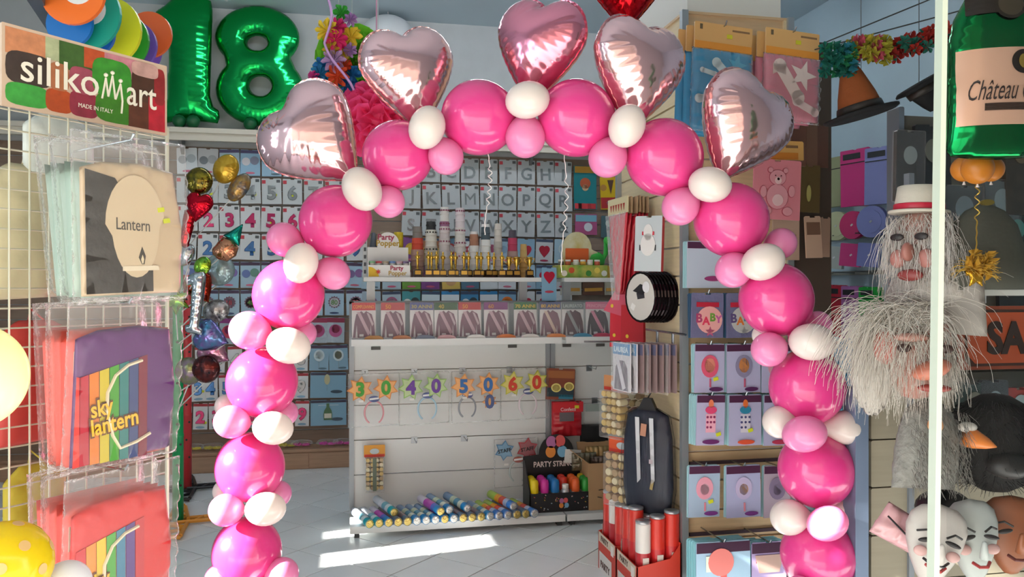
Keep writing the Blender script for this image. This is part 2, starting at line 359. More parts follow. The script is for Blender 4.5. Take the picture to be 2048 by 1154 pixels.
gondola(1.345, 2.67, 'white metal shelving unit partly behind the slatted pillar', [(1.5, .735), (1.62, .96), (1.66, .735)], (1.46, 1.7))
def topshelf(x0, x1, label, posts, slotted):
    t = thing('raised_shelf', label, 'shelf', (0, GP, 0))
    obj('board', MB().bev(x0, x1, -.16, .2, 1.545, 1.572, .003).mesh('board', WH), t)
    for x in posts: obj('upright', MB().bev(x - .027, x + .027, .06, .10, 1.0, 1.545, .004).mesh('upright', M('#c3c9cc', rough=0.35, metal=0.3)), t)
    if slotted is not None:
        u = obj('slotted_upright', MB().bev(slotted - .012, slotted + .018, .15, .19, 1.572, 1.86, .003).mesh('slotted_upright', WH), t)
        for k in range(5): obj('slot', MB().box(slotted - .004, slotted + .01, .146, .149, 1.60 + .05 * k, 1.625 + .05 * k).mesh('slot', '#5b5f62'), u)
topshelf(.09, 1.27, 'long white shelf raised above the middle shelving, holding trophies', (.14, 1.17), .10)
topshelf(1.40, 2.6, 'short white shelf raised beside the pillar, holding green boxes', (1.48, 2.5), None)
# ---------------------------------------------------------------- balloon arch
def egg(L, Wd, k=22):
    pr = []
    for i in range(k + 1):
        t = (1 - math.cos(math.pi * i / k)) / 2
        r = Wd * math.sqrt(max(0, 1 - ((t - .6) / .4) ** 2)) if t > .6 else Wd * math.sin(math.pi / 2 * t / .6) ** 0.85
        pr.append((max(r, 0.02 if t < .1 else .0008), t * L))
    return pr
PINK = M('#ef4598', rough=0.22, spec=0.6, trans=0.16, coat=0.6)
LPINK = M('#f793c8', rough=0.28, spec=0.6, trans=0.22, coat=0.5)
PEARL = M('#f0e6e0', rough=0.28, spec=0.6, trans=0.18, coat=0.5)
def bigprof(r):
    pr = []
    for i in range(33):
        a = math.pi * i / 32
        rr, z = r * math.sin(a), -r * math.cos(a) * (1.0 if a > math.pi / 2 else 1.03)
        if i == 0: rr = .006
        pr.append((max(rr, .0005), z))
    return pr
big_me = MB().lathe(bigprof(.13), 36).mesh('balloon', PINK, True)
small_me = {c: MB().lathe(egg(1.0, 0.40), 28).mesh('balloon', m, True) for c, m in (('p', LPINK), ('w', PEARL))}
knot_prof = [(.001, -.10), (.05, -.10), (.03, -.05), (.02, -.02), (.035, .0), (.04, .02), (.03, .05)]
knot_me = {c: MB().lathe(knot_prof, 10).mesh('knot', m, True) for c, m in (('p', LPINK), ('w', PEARL), ('b', PINK))}
BIG = [(494, 1105, 68), (500, 935, 68), (524, 765, 70), (577, 590, 70), (671, 443, 72), (795, 311, 70), (957, 235, 75), (1152, 236, 77), (1328, 314, 77), (1462, 439, 74), (1552, 598, 73), (1614, 773, 74), (1632, 938, 74), (1636, 1110, 73)]
def adep(px): return 2.95 - 0.15 * (px - 494) / 1140
def place(n):
    if n < 6: return 'counting up the left column' , n
    if n < 8: return 'at the top', n - 6
    return 'counting up the right column', 13 - n
BP = []
for i, (x, y, r) in enumerate(BIG):
    d = adep(x); p = cp(x, y, d); BP.append(p)
    where, k = place(i)
    lab = f'large hot pink balloon of the arch, {ORD[k]} {where}' if i not in (6, 7) else f'large hot pink balloon at the top of the arch, {"left" if i == 6 else "right"} of two'
    nx = cp(*BIG[i + 1][:2], adep(BIG[i + 1][0])) if i < 13 else p + Vector((0, 0, -.3))
    q = (nx - p).to_track_quat('-Z', 'Y').to_euler()
    t = thing('latex_balloon', lab, 'balloon', p, q, 'large balloons of the arch')
    s = r * d / FPX / .13
    obj('balloon_body', big_me, t, scale=(s, s, s)); obj('knot', knot_me['b'], t, (0, 0, -.134 * s), scale=(.22, .22, .22))
# feet of the arch (below the frame): base balloons on the floor
for sx, i in ((0, 0), (1, 13)):
    p = BP[i].copy()
    for k in (1, 2):
        t = thing('latex_balloon', f'large hot pink balloon in the {"left" if not sx else "right"} foot of the arch, {["upper", "lower"][k-1]} one', 'balloon', (p.x, p.y, p.z - .30 * k), (0, 0, 0), 'large balloons of the arch')
        obj('balloon_body', big_me, t, scale=(1.03, 1.03, 1.03))
# small balloons: joint pixel, then (pixel x, y, half length in px, colour, how far toward (+) or away from (-) the viewer)
JO = [((492, 1185), [(560, 1150, 42, 'p', .04), (445, 1160, 40, 'p', .05), (530, 1190, 38, 'w', .09)]),
      ((500, 1019), [(455, 1020, 42, 'p', .09), (531, 1018, 42, 'w', .11, 5), (452, 985, 30, 'w', -.03), (552, 990, 34, 'p', -.04)]),
      ((512, 849), [(466, 844, 43, 'p', .09), (546, 856, 42, 'w', .11, -8), (458, 815, 32, 'w', -.03), (565, 828, 34, 'p', -.04)]),
      ((548, 676), [(503, 662, 50, 'p', .08), (577, 691, 46, 'w', .10, -15), (600, 668, 36, 'p', -.04)]),
      ((622, 517), [(573, 482, 44, 'p', .03), (602, 526, 43, 'w', .13, 75), (664, 545, 42, 'p', .04)]),
      ((734, 383), [(724, 378, 48, 'w', .14, -58), (773, 402, 42, 'p', .04)]),
      ((872, 272), [(854, 255, 46, 'w', .13, 72), (890, 310, 46, 'p', .05)]),
      ((1054, 232), [(1055, 200, 47, 'w', .12, 12), (1051, 270, 52, 'p', .04)]),
      ((1242, 272), [(1254, 252, 46, 'w', .13, 68), (1218, 312, 50, 'p', .04)]),
      ((1396, 374), [(1420, 369, 45, 'w', .13, -10), (1364, 410, 48, 'p', .04)]),
      ((1508, 517), [(1526, 524, 46, 'w', .13, 22), (1470, 538, 46, 'p', .05), (1558, 489, 40, 'p', -.02)]),
      ((1586, 683), [(1624, 684, 47, 'w', .12, -4), (1541, 698, 45, 'p', .07), (1632, 652, 36, 'p', -.03), (1532, 672, 30, 'w', -.04)]),
      ((1618, 856), [(1609, 868, 46, 'p', .15, 10), (1563, 845, 42, 'w', .03), (1684, 855, 44, 'w', .03)]),
      ((1640, 1027), [(1655, 1047, 43, 'p', .15, 20), (1582, 1034, 46, 'w', .04), (1692, 1022, 38, 'w', -.02)]),
      ((1634, 1190), [(1602, 1185, 42, 'p', .10), (1680, 1190, 42, 'w', .08)])]
jname = ['below the lowest large balloon at left', 'at the first joint up the left column', 'at the second joint up the left column', 'at the third joint up the left column', 'at the fourth joint up the left column',
         'at the upper left bend', 'just left of the top', 'at the very top', 'just right of the top', 'at the upper right bend', 'at the fourth joint up the right column', 'at the third joint up the right column', 'at the second joint up the right column', 'at the first joint up the right column', 'below the lowest large balloon at right']
for ji, ((jx, jy), L) in enumerate(JO):
    jd = adep(jx); J = cp(jx, jy, jd + .0)
    seen = {}
    for x, y, hl, c, off, *an in L:
        d = jd - off; p = cp(x, y, d)
        ax = p - J; ln = max(2.0 * hl * d / FPX, .10); ax.normalize()
        seen.setdefault(c, 0); same = [e for e in L if e[3] == c]
        word = ''
        if len(same) > 1:
            xs = sorted(e[0] for e in same); word = ['left ', 'right '][xs.index(x)] if len(xs) == 2 else ['left ', 'middle ', 'right '][xs.index(x)]
        col = 'pale pink' if c == 'p' else 'pearl white'
        tail = p - ax * (ln * .54); rot_ = ax.to_track_quat('Z', 'Y').to_euler(); wd = ln * (1.0 if off > .1 else .96); sc = (wd, wd, ln)
        if an:                                             # egg seen nearly end-on: long axis across the picture at the given angle
            q_ = math.radians(an[0]); zx = (Vector((0, 0, EYE)) - p).normalized(); xx = Vector((CA * math.cos(q_), -SA * math.cos(q_), math.sin(q_))); xx = (xx - zx * xx.dot(zx)).normalized()
            rot_ = Matrix((xx, zx.cross(xx), zx)).transposed().to_euler(); r_ = hl * d / FPX / .40; sc = (r_ * .96, r_ * .79, r_ * .85); tail = p - zx * (r_ * .85 * .6); ln = r_ * .85
        t = thing('small_balloon', f'{word}small {col} balloon {jname[ji]} of the arch', 'balloon', tail, rot_, 'small balloons of the arch')
        obj('balloon_body', small_me[c], t, scale=sc); obj('knot', knot_me[c], t, scale=(ln * .6,) * 3)
# pale pink foil hearts
HP = heart(.34); hm = inflate(HP, n=92, k=.95, crinkle=.03, freq=34, wd=.2)
FOIL = M('#f3c6ca', rough=0.13, metal=0.92, bump=0.03, nscale=14); FOILP = M('#ea92a8', rough=0.16, metal=0.92, bump=0.03, nscale=14); RED = M('#c4121f', rough=0.14, metal=0.9, bump=0.03, nscale=14)
heart_me = {k: hm.mesh('heart', m, True) for k, m in (('f', FOIL), ('p', FOILP), ('r', RED))}
seam_me = {}
for k, m in (('f', FOIL), ('p', FOILP), ('r', RED)):
    sb = MB()
    pts = [(x * 1.018, z * 1.018 + .002) for x, z in heart(.34, 120)]; inn = heart(.34, 120); n = len(pts)
    sb.v = [(x, -.0012 + .002 * math.sin(i * 1.9), z) for i, (x, z) in enumerate(pts)] + [(x, 0, z) for x, z in inn]
    sb.f = [(i, (i + 1) % n, n + (i + 1) % n, n + i) for i in range(n)]; sb.m = [0] * n
    seam_me[k] = sb.mesh('seam', m, True)
HE = [(624, 272, 2.98, -46, 1.16, 'f', 'silvery pink foil heart at far left of the arch, tipped on its side', -6),
      (818, 145, 2.95, -12, 1.06, 'f', 'silvery pink foil heart left of the top, above the upper left bend', 24),
      (1080, 90, 2.92, 12, 1.06, 'p', 'deeper pink foil heart standing at the very top of the arch', -30),
      (1278, 136, 2.88, 8, 1.12, 'f', 'silvery pink foil heart right of the top, under the red heart', 28),
      (1488, 248, 2.86, 27, 1.12, 'f', 'silvery pink foil heart at far right of the arch', 22),
      (1252, -42, 3.15, 0, 1.0, 'r', 'red foil heart balloon cut off by the top edge', 0)]
for x, y, d, rot, s, c, lab, yaw in HE:
    t = thing('heart_balloon', lab, 'balloon', cp(x, y, d), (0, math.radians(rot), -YAW + math.radians(yaw)), 'foil heart balloons')
    obj('foil_body', heart_me[c], t, scale=(s, s, s)); obj('seam', seam_me[c], t, scale=(s, s, s))
    obj('neck', MB().box(-.012, .012, -.002, .002, -.245, -.17).mesh('neck', {'f': FOIL, 'p': FOILP, 'r': RED}[c]), t, scale=(s, s, s))
# two curled ribbons hanging from the arch
for (x, y0, y1, lab) in ((975, 300, 470, 'thin white ribbon hanging left of the arch top'), (1128, 310, 545, 'thin white curly ribbon hanging right of the arch top')):
    a = cp(x, y0, 2.9); n = 60; ln = (y1 - y0) / FPX * 2.9
    pts = []
    for i in range(n):
        t_ = i / (n - 1); am = .007 * (1 if .2 < t_ < .65 else .15)
        pts.append((am * math.cos(t_ * 70) + .01 * math.sin(t_ * 5), am * math.sin(t_ * 70), -ln * t_))
    tag(obj('curling_ribbon', MB().tube(pts, .0016, 4).mesh('curling_ribbon', '#e8e4e2'), None, a), lab, 'ribbon')
# ---------------------------------------------------------------- packets on the back wall
def disc_me(r, col, rz=None, n=20, th=.002):
    k = ('disc', r, col if isinstance(col, str) else col.name, rz, th)
    if k not in CACHE: CACHE[k] = MB().disc(0, 0, r, -th, 0, n=n, rz=rz).mesh('print', col)
    return CACHE[k]
def rect_me(w, h, col, th=.0015):
    k = ('rect', w, h, col if isinstance(col, str) else col.name, th)
    if k not in CACHE: CACHE[k] = MB().box(-w / 2, w / 2, -th, 0, -h / 2, h / 2).mesh('print', col)
    return CACHE[k]
def star_me(r, ri, k_, col, th=.002):
    k = ('star', r, ri, k_, col, th)
    if k not in CACHE: CACHE[k] = MB().star(0, 0, r, ri, k_, -th, 0).mesh('print', col)
    return CACHE[k]
def card_me(w, h, t, col):
    k = ('card', w, h, t, col if isinstance(col, str) else col.name)
    if k not in CACHE:
        b = .006
        pts = [(-w / 2, -h), (w / 2, -h), (w / 2, -b), (w / 2 - b, 0), (.016, 0), (.014, -.008), (-.014, -.008), (-.016, 0), (-w / 2 + b, 0), (-w / 2, -b)]
        CACHE[k] = MB().poly(pts, -t / 2, t / 2).mesh('card', ML(col, rough=.35, spec=.4))
    return CACHE[k]
FILM = M('#ffffff', rough=0.07, alpha=0.06, bump=0.6, nscale=20)
def pack(name, w, h, col, loc, label, cat='packet', group=None, rotz=0.0, t=.008, head=None, prints=(), sticker=False, tilt=None, roll=None, film=False):
    "a flat packet hanging from its top middle; prints are (part name, mesh, x, z)"
    ro = (math.radians(RND.uniform(-3, 1) if tilt is None else tilt), math.radians(RND.uniform(-2.2, 2.2) if roll is None else roll), rotz)
    o = tag(obj(name, card_me(w, h, t, col), None, loc, ro), label, cat, group)
    if head: obj('header', rect_me(w * .985, head[1], head[0]), o, (0, -t / 2, -head[1] / 2 - .004))
    for nm, me, x, z in prints: obj(nm, me, o, (x, -t / 2 - (.0016 if nm != 'foil_digit' else .003), z))
    if sticker: obj('price_sticker', rect_me(.028, .018, '#d8e02a'), o, (RND.uniform(.0, .04), -t / 2 - .0045, -h * RND.uniform(.62, .8)), (0, RND.uniform(-.4, .4), 0))
    if film: obj('film', MB().bev(-w / 2 - .004, w / 2 + .004, -t / 2 - .008, t / 2 + .004, -h - .004, .0).mesh('film', FILM), o)
    return o
ROWZ = [2.668 - .236 * k for k in range(10)]; ROWN = ['top', 'second', 'third', 'fourth', 'fifth', 'sixth', 'seventh', 'eighth', 'ninth', 'lowest']
PH, PW = .218, .160; YP = YB - .022
def wx(px): return oy(px, 577, YP).x
SILV = M('#9aa1a4', rough=0.25, metal=0.6); LGREY = '#c3c8ca'; LBLUE = '#b4cddd'
def corner_print(): return [('brand_flash', rect_me(.03, .03, '#c8424e'), -PW / 2 + .018, -.03), ('barcode', rect_me(.03, .024, '#5d6264'), PW / 2 - .024, -.024)]
# silver foil letters, three rows
LX = .535
for r, line in enumerate(('ABCDEFGHI', 'JKLMNOPQR', 'STUVWXYZ&')):
    for c, ch in enumerate(line):
        pack('letter_packet', PW, PH, LGREY, (LX + .172 * c, YP - .01, ROWZ[r] - .012), f'grey packet with a silver foil letter {ch}, on back wall' if ch != '&' else 'grey packet with a silver foil ampersand sign, on back wall', 'balloon packet', 'silver letter packets',
             prints=corner_print() + [('foil_digit', text_me(ch, .15, SILV, ext=.003, off=0.0 if ch == 'M' else .0022, bev=0.0), 0, -.125)])
# numbers on the left: silver, pink, blue
PKN = M('#c2386f', rough=0.22, metal=0.5); BLN = M('#3f6fa8', rough=0.22, metal=0.5); LXD = {}
for r, (cn, mt, first) in {1: ('silver', SILV, 2), 2: ('bright pink', PKN, 1), 3: ('blue', BLN, 1)}.items():
    for c, px in enumerate((374, 417, 459, 501, 543, 585, 627, 669, 711)):
        n = c + 1 if r > 1 else (c + 1) % 10
        pack('number_packet', PW, PH, '#dfe3e4' if r > 1 else '#cfd5d6', (wx(px), YP - .01, ROWZ[r]), f'white packet with a {cn} foil number {NUMW[n]}, on back wall', 'balloon packet', f'{cn} number packets', sticker=c in (1, 2, 3, 4, 5),
             prints=corner_print() + [('foil_digit', text_me(str(n), .155, mt, ext=.001, off=.0025, bev=.005), 0, -.122)])
# printed packets: rows of light blue and other colours
def blob(kind, c1, c2):
    if kind == 'round': return [('print', disc_me(.052, c1), 0, -.10), ('print', disc_me(.036, c2), 0, -.10), ('logo', disc_me(.038, '#c9607f', .009), 0, -.195)]
    if kind == 'pair': return [('print', disc_me(.034, c1), -.034, -.10), ('print', disc_me(.036, c2), .034, -.09), ('logo', disc_me(.038, '#d0708a', .009), 0, -.195)]
    if kind == 'heart': return [('print', HE_ME, 0, -.105), ('logo', disc_me(.038, '#b03a5a', .009), 0, -.195)]
    if kind == 'clear': return [('print', disc_me(.045, c1, .05), 0, -.09), ('print', disc_me(.030, c2, .034), 0, -.088), ('ribbon', rect_me(.003, .07, '#8c9aa0'), 0, -.165), ('logo', disc_me(.036, '#5d7a8a', .008), .03, -.20)]
    if kind == 'band': return [('print', rect_me(PW * .98, .06, c1), 0, -.06), ('print', disc_me(.05, c2), 0, -.14)]
    return [('print', star_me(.05, .03, 6, c1), 0, -.10), ('print', disc_me(.02, c2), 0, -.10)]
HE_ME = MB().poly(heart(.10, 28), -.003, 0).mesh('print', M('#b8283f', rough=.3))
def gen(r, px, col, kind, c1, c2, label, head='#4b3a55', dark=True, nm='printed_packet', **k):
    return pack(nm, PW, PH, col, (wx(px), YP - .01, ROWZ[r]), label, 'balloon packet', 'printed packets on the back wall', head=(head, .026) if head else None, prints=blob(kind, c1, c2), **k)
A = [374, 417, 459, 501, 543, 585, 627, 669, 711, 753]
top = [('#dfe6ea', 'pair', '#9aa6ad', '#b9c4c9'), ('#c9ccd0', 'pair', '#7d858c', '#aab0b4'), (LBLUE, 'star', '#8fb6d6', '#e5e9ef'), ('#9ec6e2', 'pair', '#e8e6ee', '#8a90a8'), ('#9fc3dc', 'clear', '#c8dbe6', '#7fa6bf'), (LBLUE, 'round', '#d9e3ea', '#90aec4'), (LBLUE, 'pair', '#a9c0cf', '#cfdbe2'), (LBLUE, 'round', '#a4bccb', '#e5edf1')]
for c, (col, kd, a, b) in enumerate(top): gen(0, A[c], col, kd, a, b, f'pale printed balloon packet in the top row, {ORD[c]} from the left end', None if c < 2 else '#56507a')
blu = ['#a8c8dd', '#b3cede', '#9fc2d8', '#aecbdc']
PR5 = ['#7a88c0', '#95a55b', '#8d6aa0', '#6b7fb8', '#b5a85a', '#7e6aa8', '#6c9a8a', '#9c9f5a', '#7a6a98']
for c in range(9): gen(4, A[c], blu[c % 4], 'pair', PR5[c], PR5[(c + 3) % 9], f'light blue packet with twin round prints, fifth row, {ORD[c]} from the left')
for c in range(9):
    n = [40, 50, 18, 40, 60, 70, 30, 80, 90][c]
    o = pack('printed_packet', PW, PH, blu[(c + 1) % 4], (wx(A[c]), YP - .01, ROWZ[5]), f'light blue packet with a ringed number {n}, sixth row, {ORD[c]} from the left', 'balloon packet', 'printed packets on the back wall', head=('#4b3a55', .026),
             prints=[('print', star_me(.054, .044, 14, '#7d5a6e'), 0, -.105), ('print', disc_me(.04, '#d9e4ea'), 0, -.107), ('foil_digit', text_me(str(n), .055, '#5f8f45' if c % 2 else '#b8414f', ext=.001, off=.001), 0, -.107), ('logo', disc_me(.04, '#40557e', .009), 0, -.198)])
fo = [('#a8315f', '#d8c8d6'), ('#3c5fa0', '#c65a8a'), ('#8a2f7a', '#c03a55'), ('#7a2440', '#d8d4d0'), ('#a02848', '#5f8a4a'), ('#a02848', '#c04a7a'), ('#982a50', '#b04a80'), ('#90284a', '#c05a90')]
for c, px in enumerate(A[:6] + [637, 672]):
    a, b = fo[c]
    pack('foil_packet', .15, PH, M('#8fa4b4', rough=.25, metal=.3, bump=.2, nscale=20), (wx(px), YP - .01, ROWZ[6]), f'shiny foil packet with a round print, seventh row, {ORD[c]} from the left', 'balloon packet', 'foil packets on the back wall', head=(a, .04), prints=[('print', disc_me(.055, b), 0, -.115), ('print', disc_me(.035, a), 0, -.10)])
for r, cols in ((7, (370, 405, 437, 470, 505, 538, 570, 603)), (8, (365, 396, 421, 452, 490, 530, 570, 603)), (9, (370, 402, 432, 465, 500, 535, 570, 605))):
    for c, px in enumerate(cols):
        n = (c + (2 if r == 8 else 1)) % 10 if r < 9 else (c + 1 if c < 7 else 9)
        mt, cn = [(SILV, 'silver'), (BLN, 'blue'), (PKN, 'crimson')][r - 7]
        if r == 8 and c == 7: n, mt, cn = 9, SILV, 'silver'
        pack('mini_number_packet', .115, PH, '#e6e8ea', (wx(px), YP - .01, ROWZ[r]), f'narrow white packet with small {cn} number {NUMW[n]}, {ROWN[r]} row, {ORD[c]} along', 'balloon packet', 'narrow number packets', head=('#b3323e', .022), sticker=c == 1,
             prints=[('foil_digit', text_me(str(n), .135, mt, ext=.001, off=.004, bev=.004), 0, -.115), ('logo', disc_me(.035, '#8fb4cc', .010), 0, -.20)])
for c, px in enumerate((639, 676)): gen(7, px, '#8fb6cc', 'clear', '#cfe0e6', '#e3e6c8', ['light blue packet with a clear heart print, left of two above the champagne packets', 'light blue packet with a clear round print beside the white shelving'][c])
for r, lab in ((8, 'wide light blue packet with a gold oval balloon print'), (9, 'wide light blue packet with a champagne bottle print')):
    pr = [('logo', disc_me(.05, '#41586a', .014), .07, -.165)]
    if r == 8: pr += [('print', disc_me(.024, '#c8c39a', .045), -.01, -.06), ('ribbon', rect_me(.002, .06, '#6f8894'), -.01, -.13)]
    else:
        bt = MB().poly([(-.034, -.05), (.034, -.05), (.036, .0), (.03, .03), (.012, .06), (.012, .09), (-.012, .09), (-.012, .06), (-.03, .03), (-.036, 0)], -.004, 0).mesh('print', M('#2f6b3f', rough=.3))
        pr += [('print', bt, -.005, -.12), ('bottle_label', rect_me(.06, .04, '#e6e3d2', .005), -.005, -.135), ('string', rect_me(.17, .003, '#e8eef0'), 0, -.045)]
    pack('wide_packet', .30, PH, '#86b3cb', (wx(657), YP - .012, ROWZ[r]), lab + ', beside the shelving', 'balloon packet', None, head=('#3c3a50', .02), prints=pr)
# middle of the wall below the letters, mostly behind the cups
mid = [('#aac6d6', 'clear', '#c6d6de', '#93b0c0'), ('#b0c6d2', 'round', '#7a6a94', '#c0b060'), ('#6f9a42', 'round', '#7c2f2a', '#e0d8c8'), ('#7c4a86', 'round', '#d0a838', '#e6c84a'), ('#d8b860', 'band', '#a06a4a', '#c99a6a'), ('#5a7a90', 'round', '#a03a3a', '#c8d0d4'), ('#dfe2e4', 'star', '#a83a44', '#ffffff'), ('#dde0e4', 'pair', '#b06a80', '#a04a6a'), ('#a9c3d4', 'pair', '#8aa6c0', '#c2ccd8'), ('#8fb2c8', 'heart', '', ''), ('#d4d6d8', 'heart', '', '')]
for r in (3, 4, 5):
    for c in range(11):
        col, kd, a, b = mid[(c + (r * 4 if r != 4 else 0)) % 11] if r != 5 else [('#a9bccb', 'round', '#8a6a94', '#c8c060'), ('#b2c4d0', 'round', '#a05a7a', '#d0d4d8'), ('#4f9aa0', 'pair', '#e8e8e4', '#2f3a3c'), ('#4aa0b8', 'band', '#d8e6ea', '#c0b87a'), ('#3f86b8', 'band', '#e4ecef', '#a8c060'), ('#4a8cb8', 'pair', '#e8ecee', '#38444a'), ('#3f8ac0', 'band', '#e2e6ea', '#f0f0f0'), ('#88b0cc', 'round', '#e07a30', '#f0a040'), ('#d2d4d6', 'heart', '', ''), ('#d0d2d4', 'heart', '', ''), ('#d6d8da', 'star', '#b8c0c8', '#e8e8e8')][c]
        if r == 3 and c < 1: continue
        k = .172 * (c - 1)
        pack('printed_packet', PW, PH, col, (.53 + k - .17, YP - .012, ROWZ[r] - .012), f'printed packet below the silver letters, {ORD[r - 3]} row down, {ORD[c]} from the left', 'balloon packet', 'packets below the silver letters', head=('#43506a' if c % 2 else None, .024) if c % 2 else None, prints=blob(kd, a or '#888888', b or '#888888'))
# party goods at the right end of the back wall
for px, py, w, h, col, lab, pr in (
        (1170, 332, .215, .40, '#1f7d84', 'tall teal party bag packet with red and white striped foot, right of the letters', [('print', disc_me(.05, '#b8552f'), 0, -.16), ('print', disc_me(.03, '#d8b48a'), 0, -.20), ('print', rect_me(.20, .06, '#d8a03a'), 0, -.035), ('stripe', rect_me(.2, .05, '#c8343a'), 0, -.37), ('stripe', rect_me(.03, .05, '#e8e4e0'), -.05, -.37), ('stripe', rect_me(.03, .05, '#e8e4e0'), .04, -.37)]),
        (1216, 354, .16, .30, '#d6b21e', 'yellow party flag packet with black points, beside the teal one', [('print', MB().poly([(-.03, 0), (.03, 0), (0, -.13)], -.002, 0).mesh('print', '#5a3a2a'), .02, -.03), ('print', disc_me(.03, '#b8843a'), -.05, -.10), ('print', rect_me(.155, .10, '#b0262c'), 0, -.24), ('print', star_me(.03, .014, 8, '#7d8a9c'), 0, -.24)]),
        (1172, 428, .21, .19, '#b65a86', 'pink and white party packet below the teal one', [('print', rect_me(.20, .06, '#7ab2c4'), 0, -.04), ('print', disc_me(.04, '#e0e2ea'), .02, -.12)]),
        (1217, 432, .14, .20, '#4f6a70', 'dark teal party packet beside the pink and white one', [('print', disc_me(.03, '#9ab0a8'), 0, -.07)])):
    p = oy(px, py, YP); pack('party_packet', w, h, col, p, lab, 'packet', 'party packets at the right of the back wall', prints=pr)
for k in range(3): pack('party_packet', .20, .22, ['#b9b3a6', '#6a4a3c', '#a8a08c'][k], (1.98 + .21 * k, YP - .01, 1.66), ['pale party packet with a red band, under the short raised shelf', 'brown party packet with gold print, under the short raised shelf', 'beige party packet half hidden by the pillar'][k], 'packet', None, prints=[('print', rect_me(.15, .05, ['#b04a58', '#c8a050', '#8a6a5a'][k]), 0, -.06), ('print', rect_me(.17, .03, '#c8903a'), 0, -.17)])
# small bags lying on the base ledge
for k, (px, c) in enumerate(((385, '#d8c832'), (425, '#d0c040'), (575, '#cfc03a'), (603, '#d2389a'), (655, '#cf3aa8'), (687, '#c8489a'))):
    p = oy(px, 893, 6.95)
    t = thing('party_glasses_bag', f'clear bag with {"yellow" if c < "#d1" or c.startswith("#d8") else "magenta"} novelty glasses on the low ledge, {ORD[k]} from left', 'bag', (p.x, 6.95, .166), RND.uniform(-.2, .2), 'bags on the low ledge')
    obj('glasses', MB().tube([(-.035 + .03 * math.cos(a * .52), .03 * math.sin(a * .52), .02 + .004 * a % .01) for a in range(13)], .008, 6).tube([(.035 + .03 * math.cos(a * .52), .03 * math.sin(a * .52), .02) for a in range(13)], .008, 6).tube([(-.01, .0, .022), (.01, 0, .022)], .006).mesh('glasses', M(c, rough=.3)), t)
    obj('clear_bag', inflate([(-.09, -.06), (.09, -.06), (.09, .06), (-.09, .06)], n=14, k=.5).mesh('clear_bag', FILM, True), t, (0, 0, .035), (-math.pi / 2, 0, 0))
# ---------------------------------------------------------------- on and around the white shelving
SASH = [(704, 751, '#c8262c', 'COMPLEANNO', '#f0a52c', 'red headed COMPLEANNO'), (762, 810, '#b8363a', '50', '#e0982a', 'dull red headed 50 ANNI'), (820, 867, '#4d5890', '30 ANNI', '#b8a868', 'blue headed 30 ANNI'), (869, 915, '#2c5a35', '40', '#c0a83c', 'green headed 40 ANNI'), (917, 962, '#b82a2e', '50', '#e0902a', 'bright red headed 50 ANNI'),
        (968, 1016, '#7c3a78', '60', '#d08a3c', 'purple headed 60 ANNI'), (1028, 1074, '#2f7048', '70 ANNI', '#d8b83a', 'green and yellow headed 70 ANNI'), (1080, 1122, '#3a4a78', '80 ANNI', '#d0a848', 'navy headed 80 ANNI'), (1124, 1168, '#6a7478', 'LAUREATO', '#b8c4c4', 'grey headed with dark torso print'), (1172, 1218, '#cf6a8c', 'PRINCIPESSA', '#e8a0b8', 'pink headed with black shirt print')]
for k, (a, b, hc, tx, tcx, lab) in enumerate(SASH):
    y = 5.06; p0, p1 = oy(a, 670, y), oy(b, 670, y); w = p1.x - p0.x; h = .222
    t = thing('sash_packet', f'clear boxed sash packet, {lab}, on the shelf', 'packet', ((p0.x + p1.x) / 2, y, 1.19), (math.radians(-4), 0, RND.uniform(-.05, .05)), 'sash packets on the shelf')
    obj('card', MB().bev(-w / 2, w / 2, -.004, .004, 0, h, .002).mesh('card', M('#dedcdc', rough=.35)), t)
    obj('header', rect_me(w, .048, hc), t, (0, -.0045, h - .024))
    dark = k in (8, 9)
    obj('torso_print', MB().poly([(-w * .46, .0), (-w * .40, .09), (-w * .32, .145), (-w * .1, .165), (0, .15), (w * .1, .165), (w * .34, .145), (w * .44, .09), (w * .48, 0), (w * .34, 0), (w * .30, .08), (w * .26, .0), (-w * .26, 0), (-w * .3, .08), (-w * .36, 0)], -.003, 0).mesh('torso_print', '#3f3a44' if k == 9 else '#5a3f4a' if dark else '#7a5668'), t, (0, -.0045, .004))
    sx = obj('sash_print', MB().poly([(-w * .30, .158), (-w * .16, .160), (w * .28, .028), (w * .18, .012)], -.002, 0).mesh('sash_print', '#c8a9b4' if k < 7 else '#d8c2b4' if k == 7 else '#9aa0a2' if k == 8 else '#d890a8'), t, (0, -.008, .004))
    if k < 7: obj('sash_print', MB().poly([(w * .12, .155), (w * .22, .15), (w * .42, .085), (w * .36, .07)], -.002, 0).mesh('sash_print', '#c8b4bc'), t, (0, -.008, .004))
    obj('lettering', text_me(tx, .036 if len(tx) < 4 else .03, tcx, ext=.0006, off=0.0 if 'M' in tx else .0008, width=w * .88 if len(tx) > 4 else None), t, (0 if len(tx) > 4 else -w * .2, -.0068, h - .026))
    obj('price_tag', rect_me(.026, .015, '#e4e2e0'), t, (-w * .1, -.011, .018))
    obj('clear_cover', MB().bev(-w / 2 - .003, w / 2 + .003, -.028, -.026, 0, h, .002).mesh('clear_cover', FILM), t)
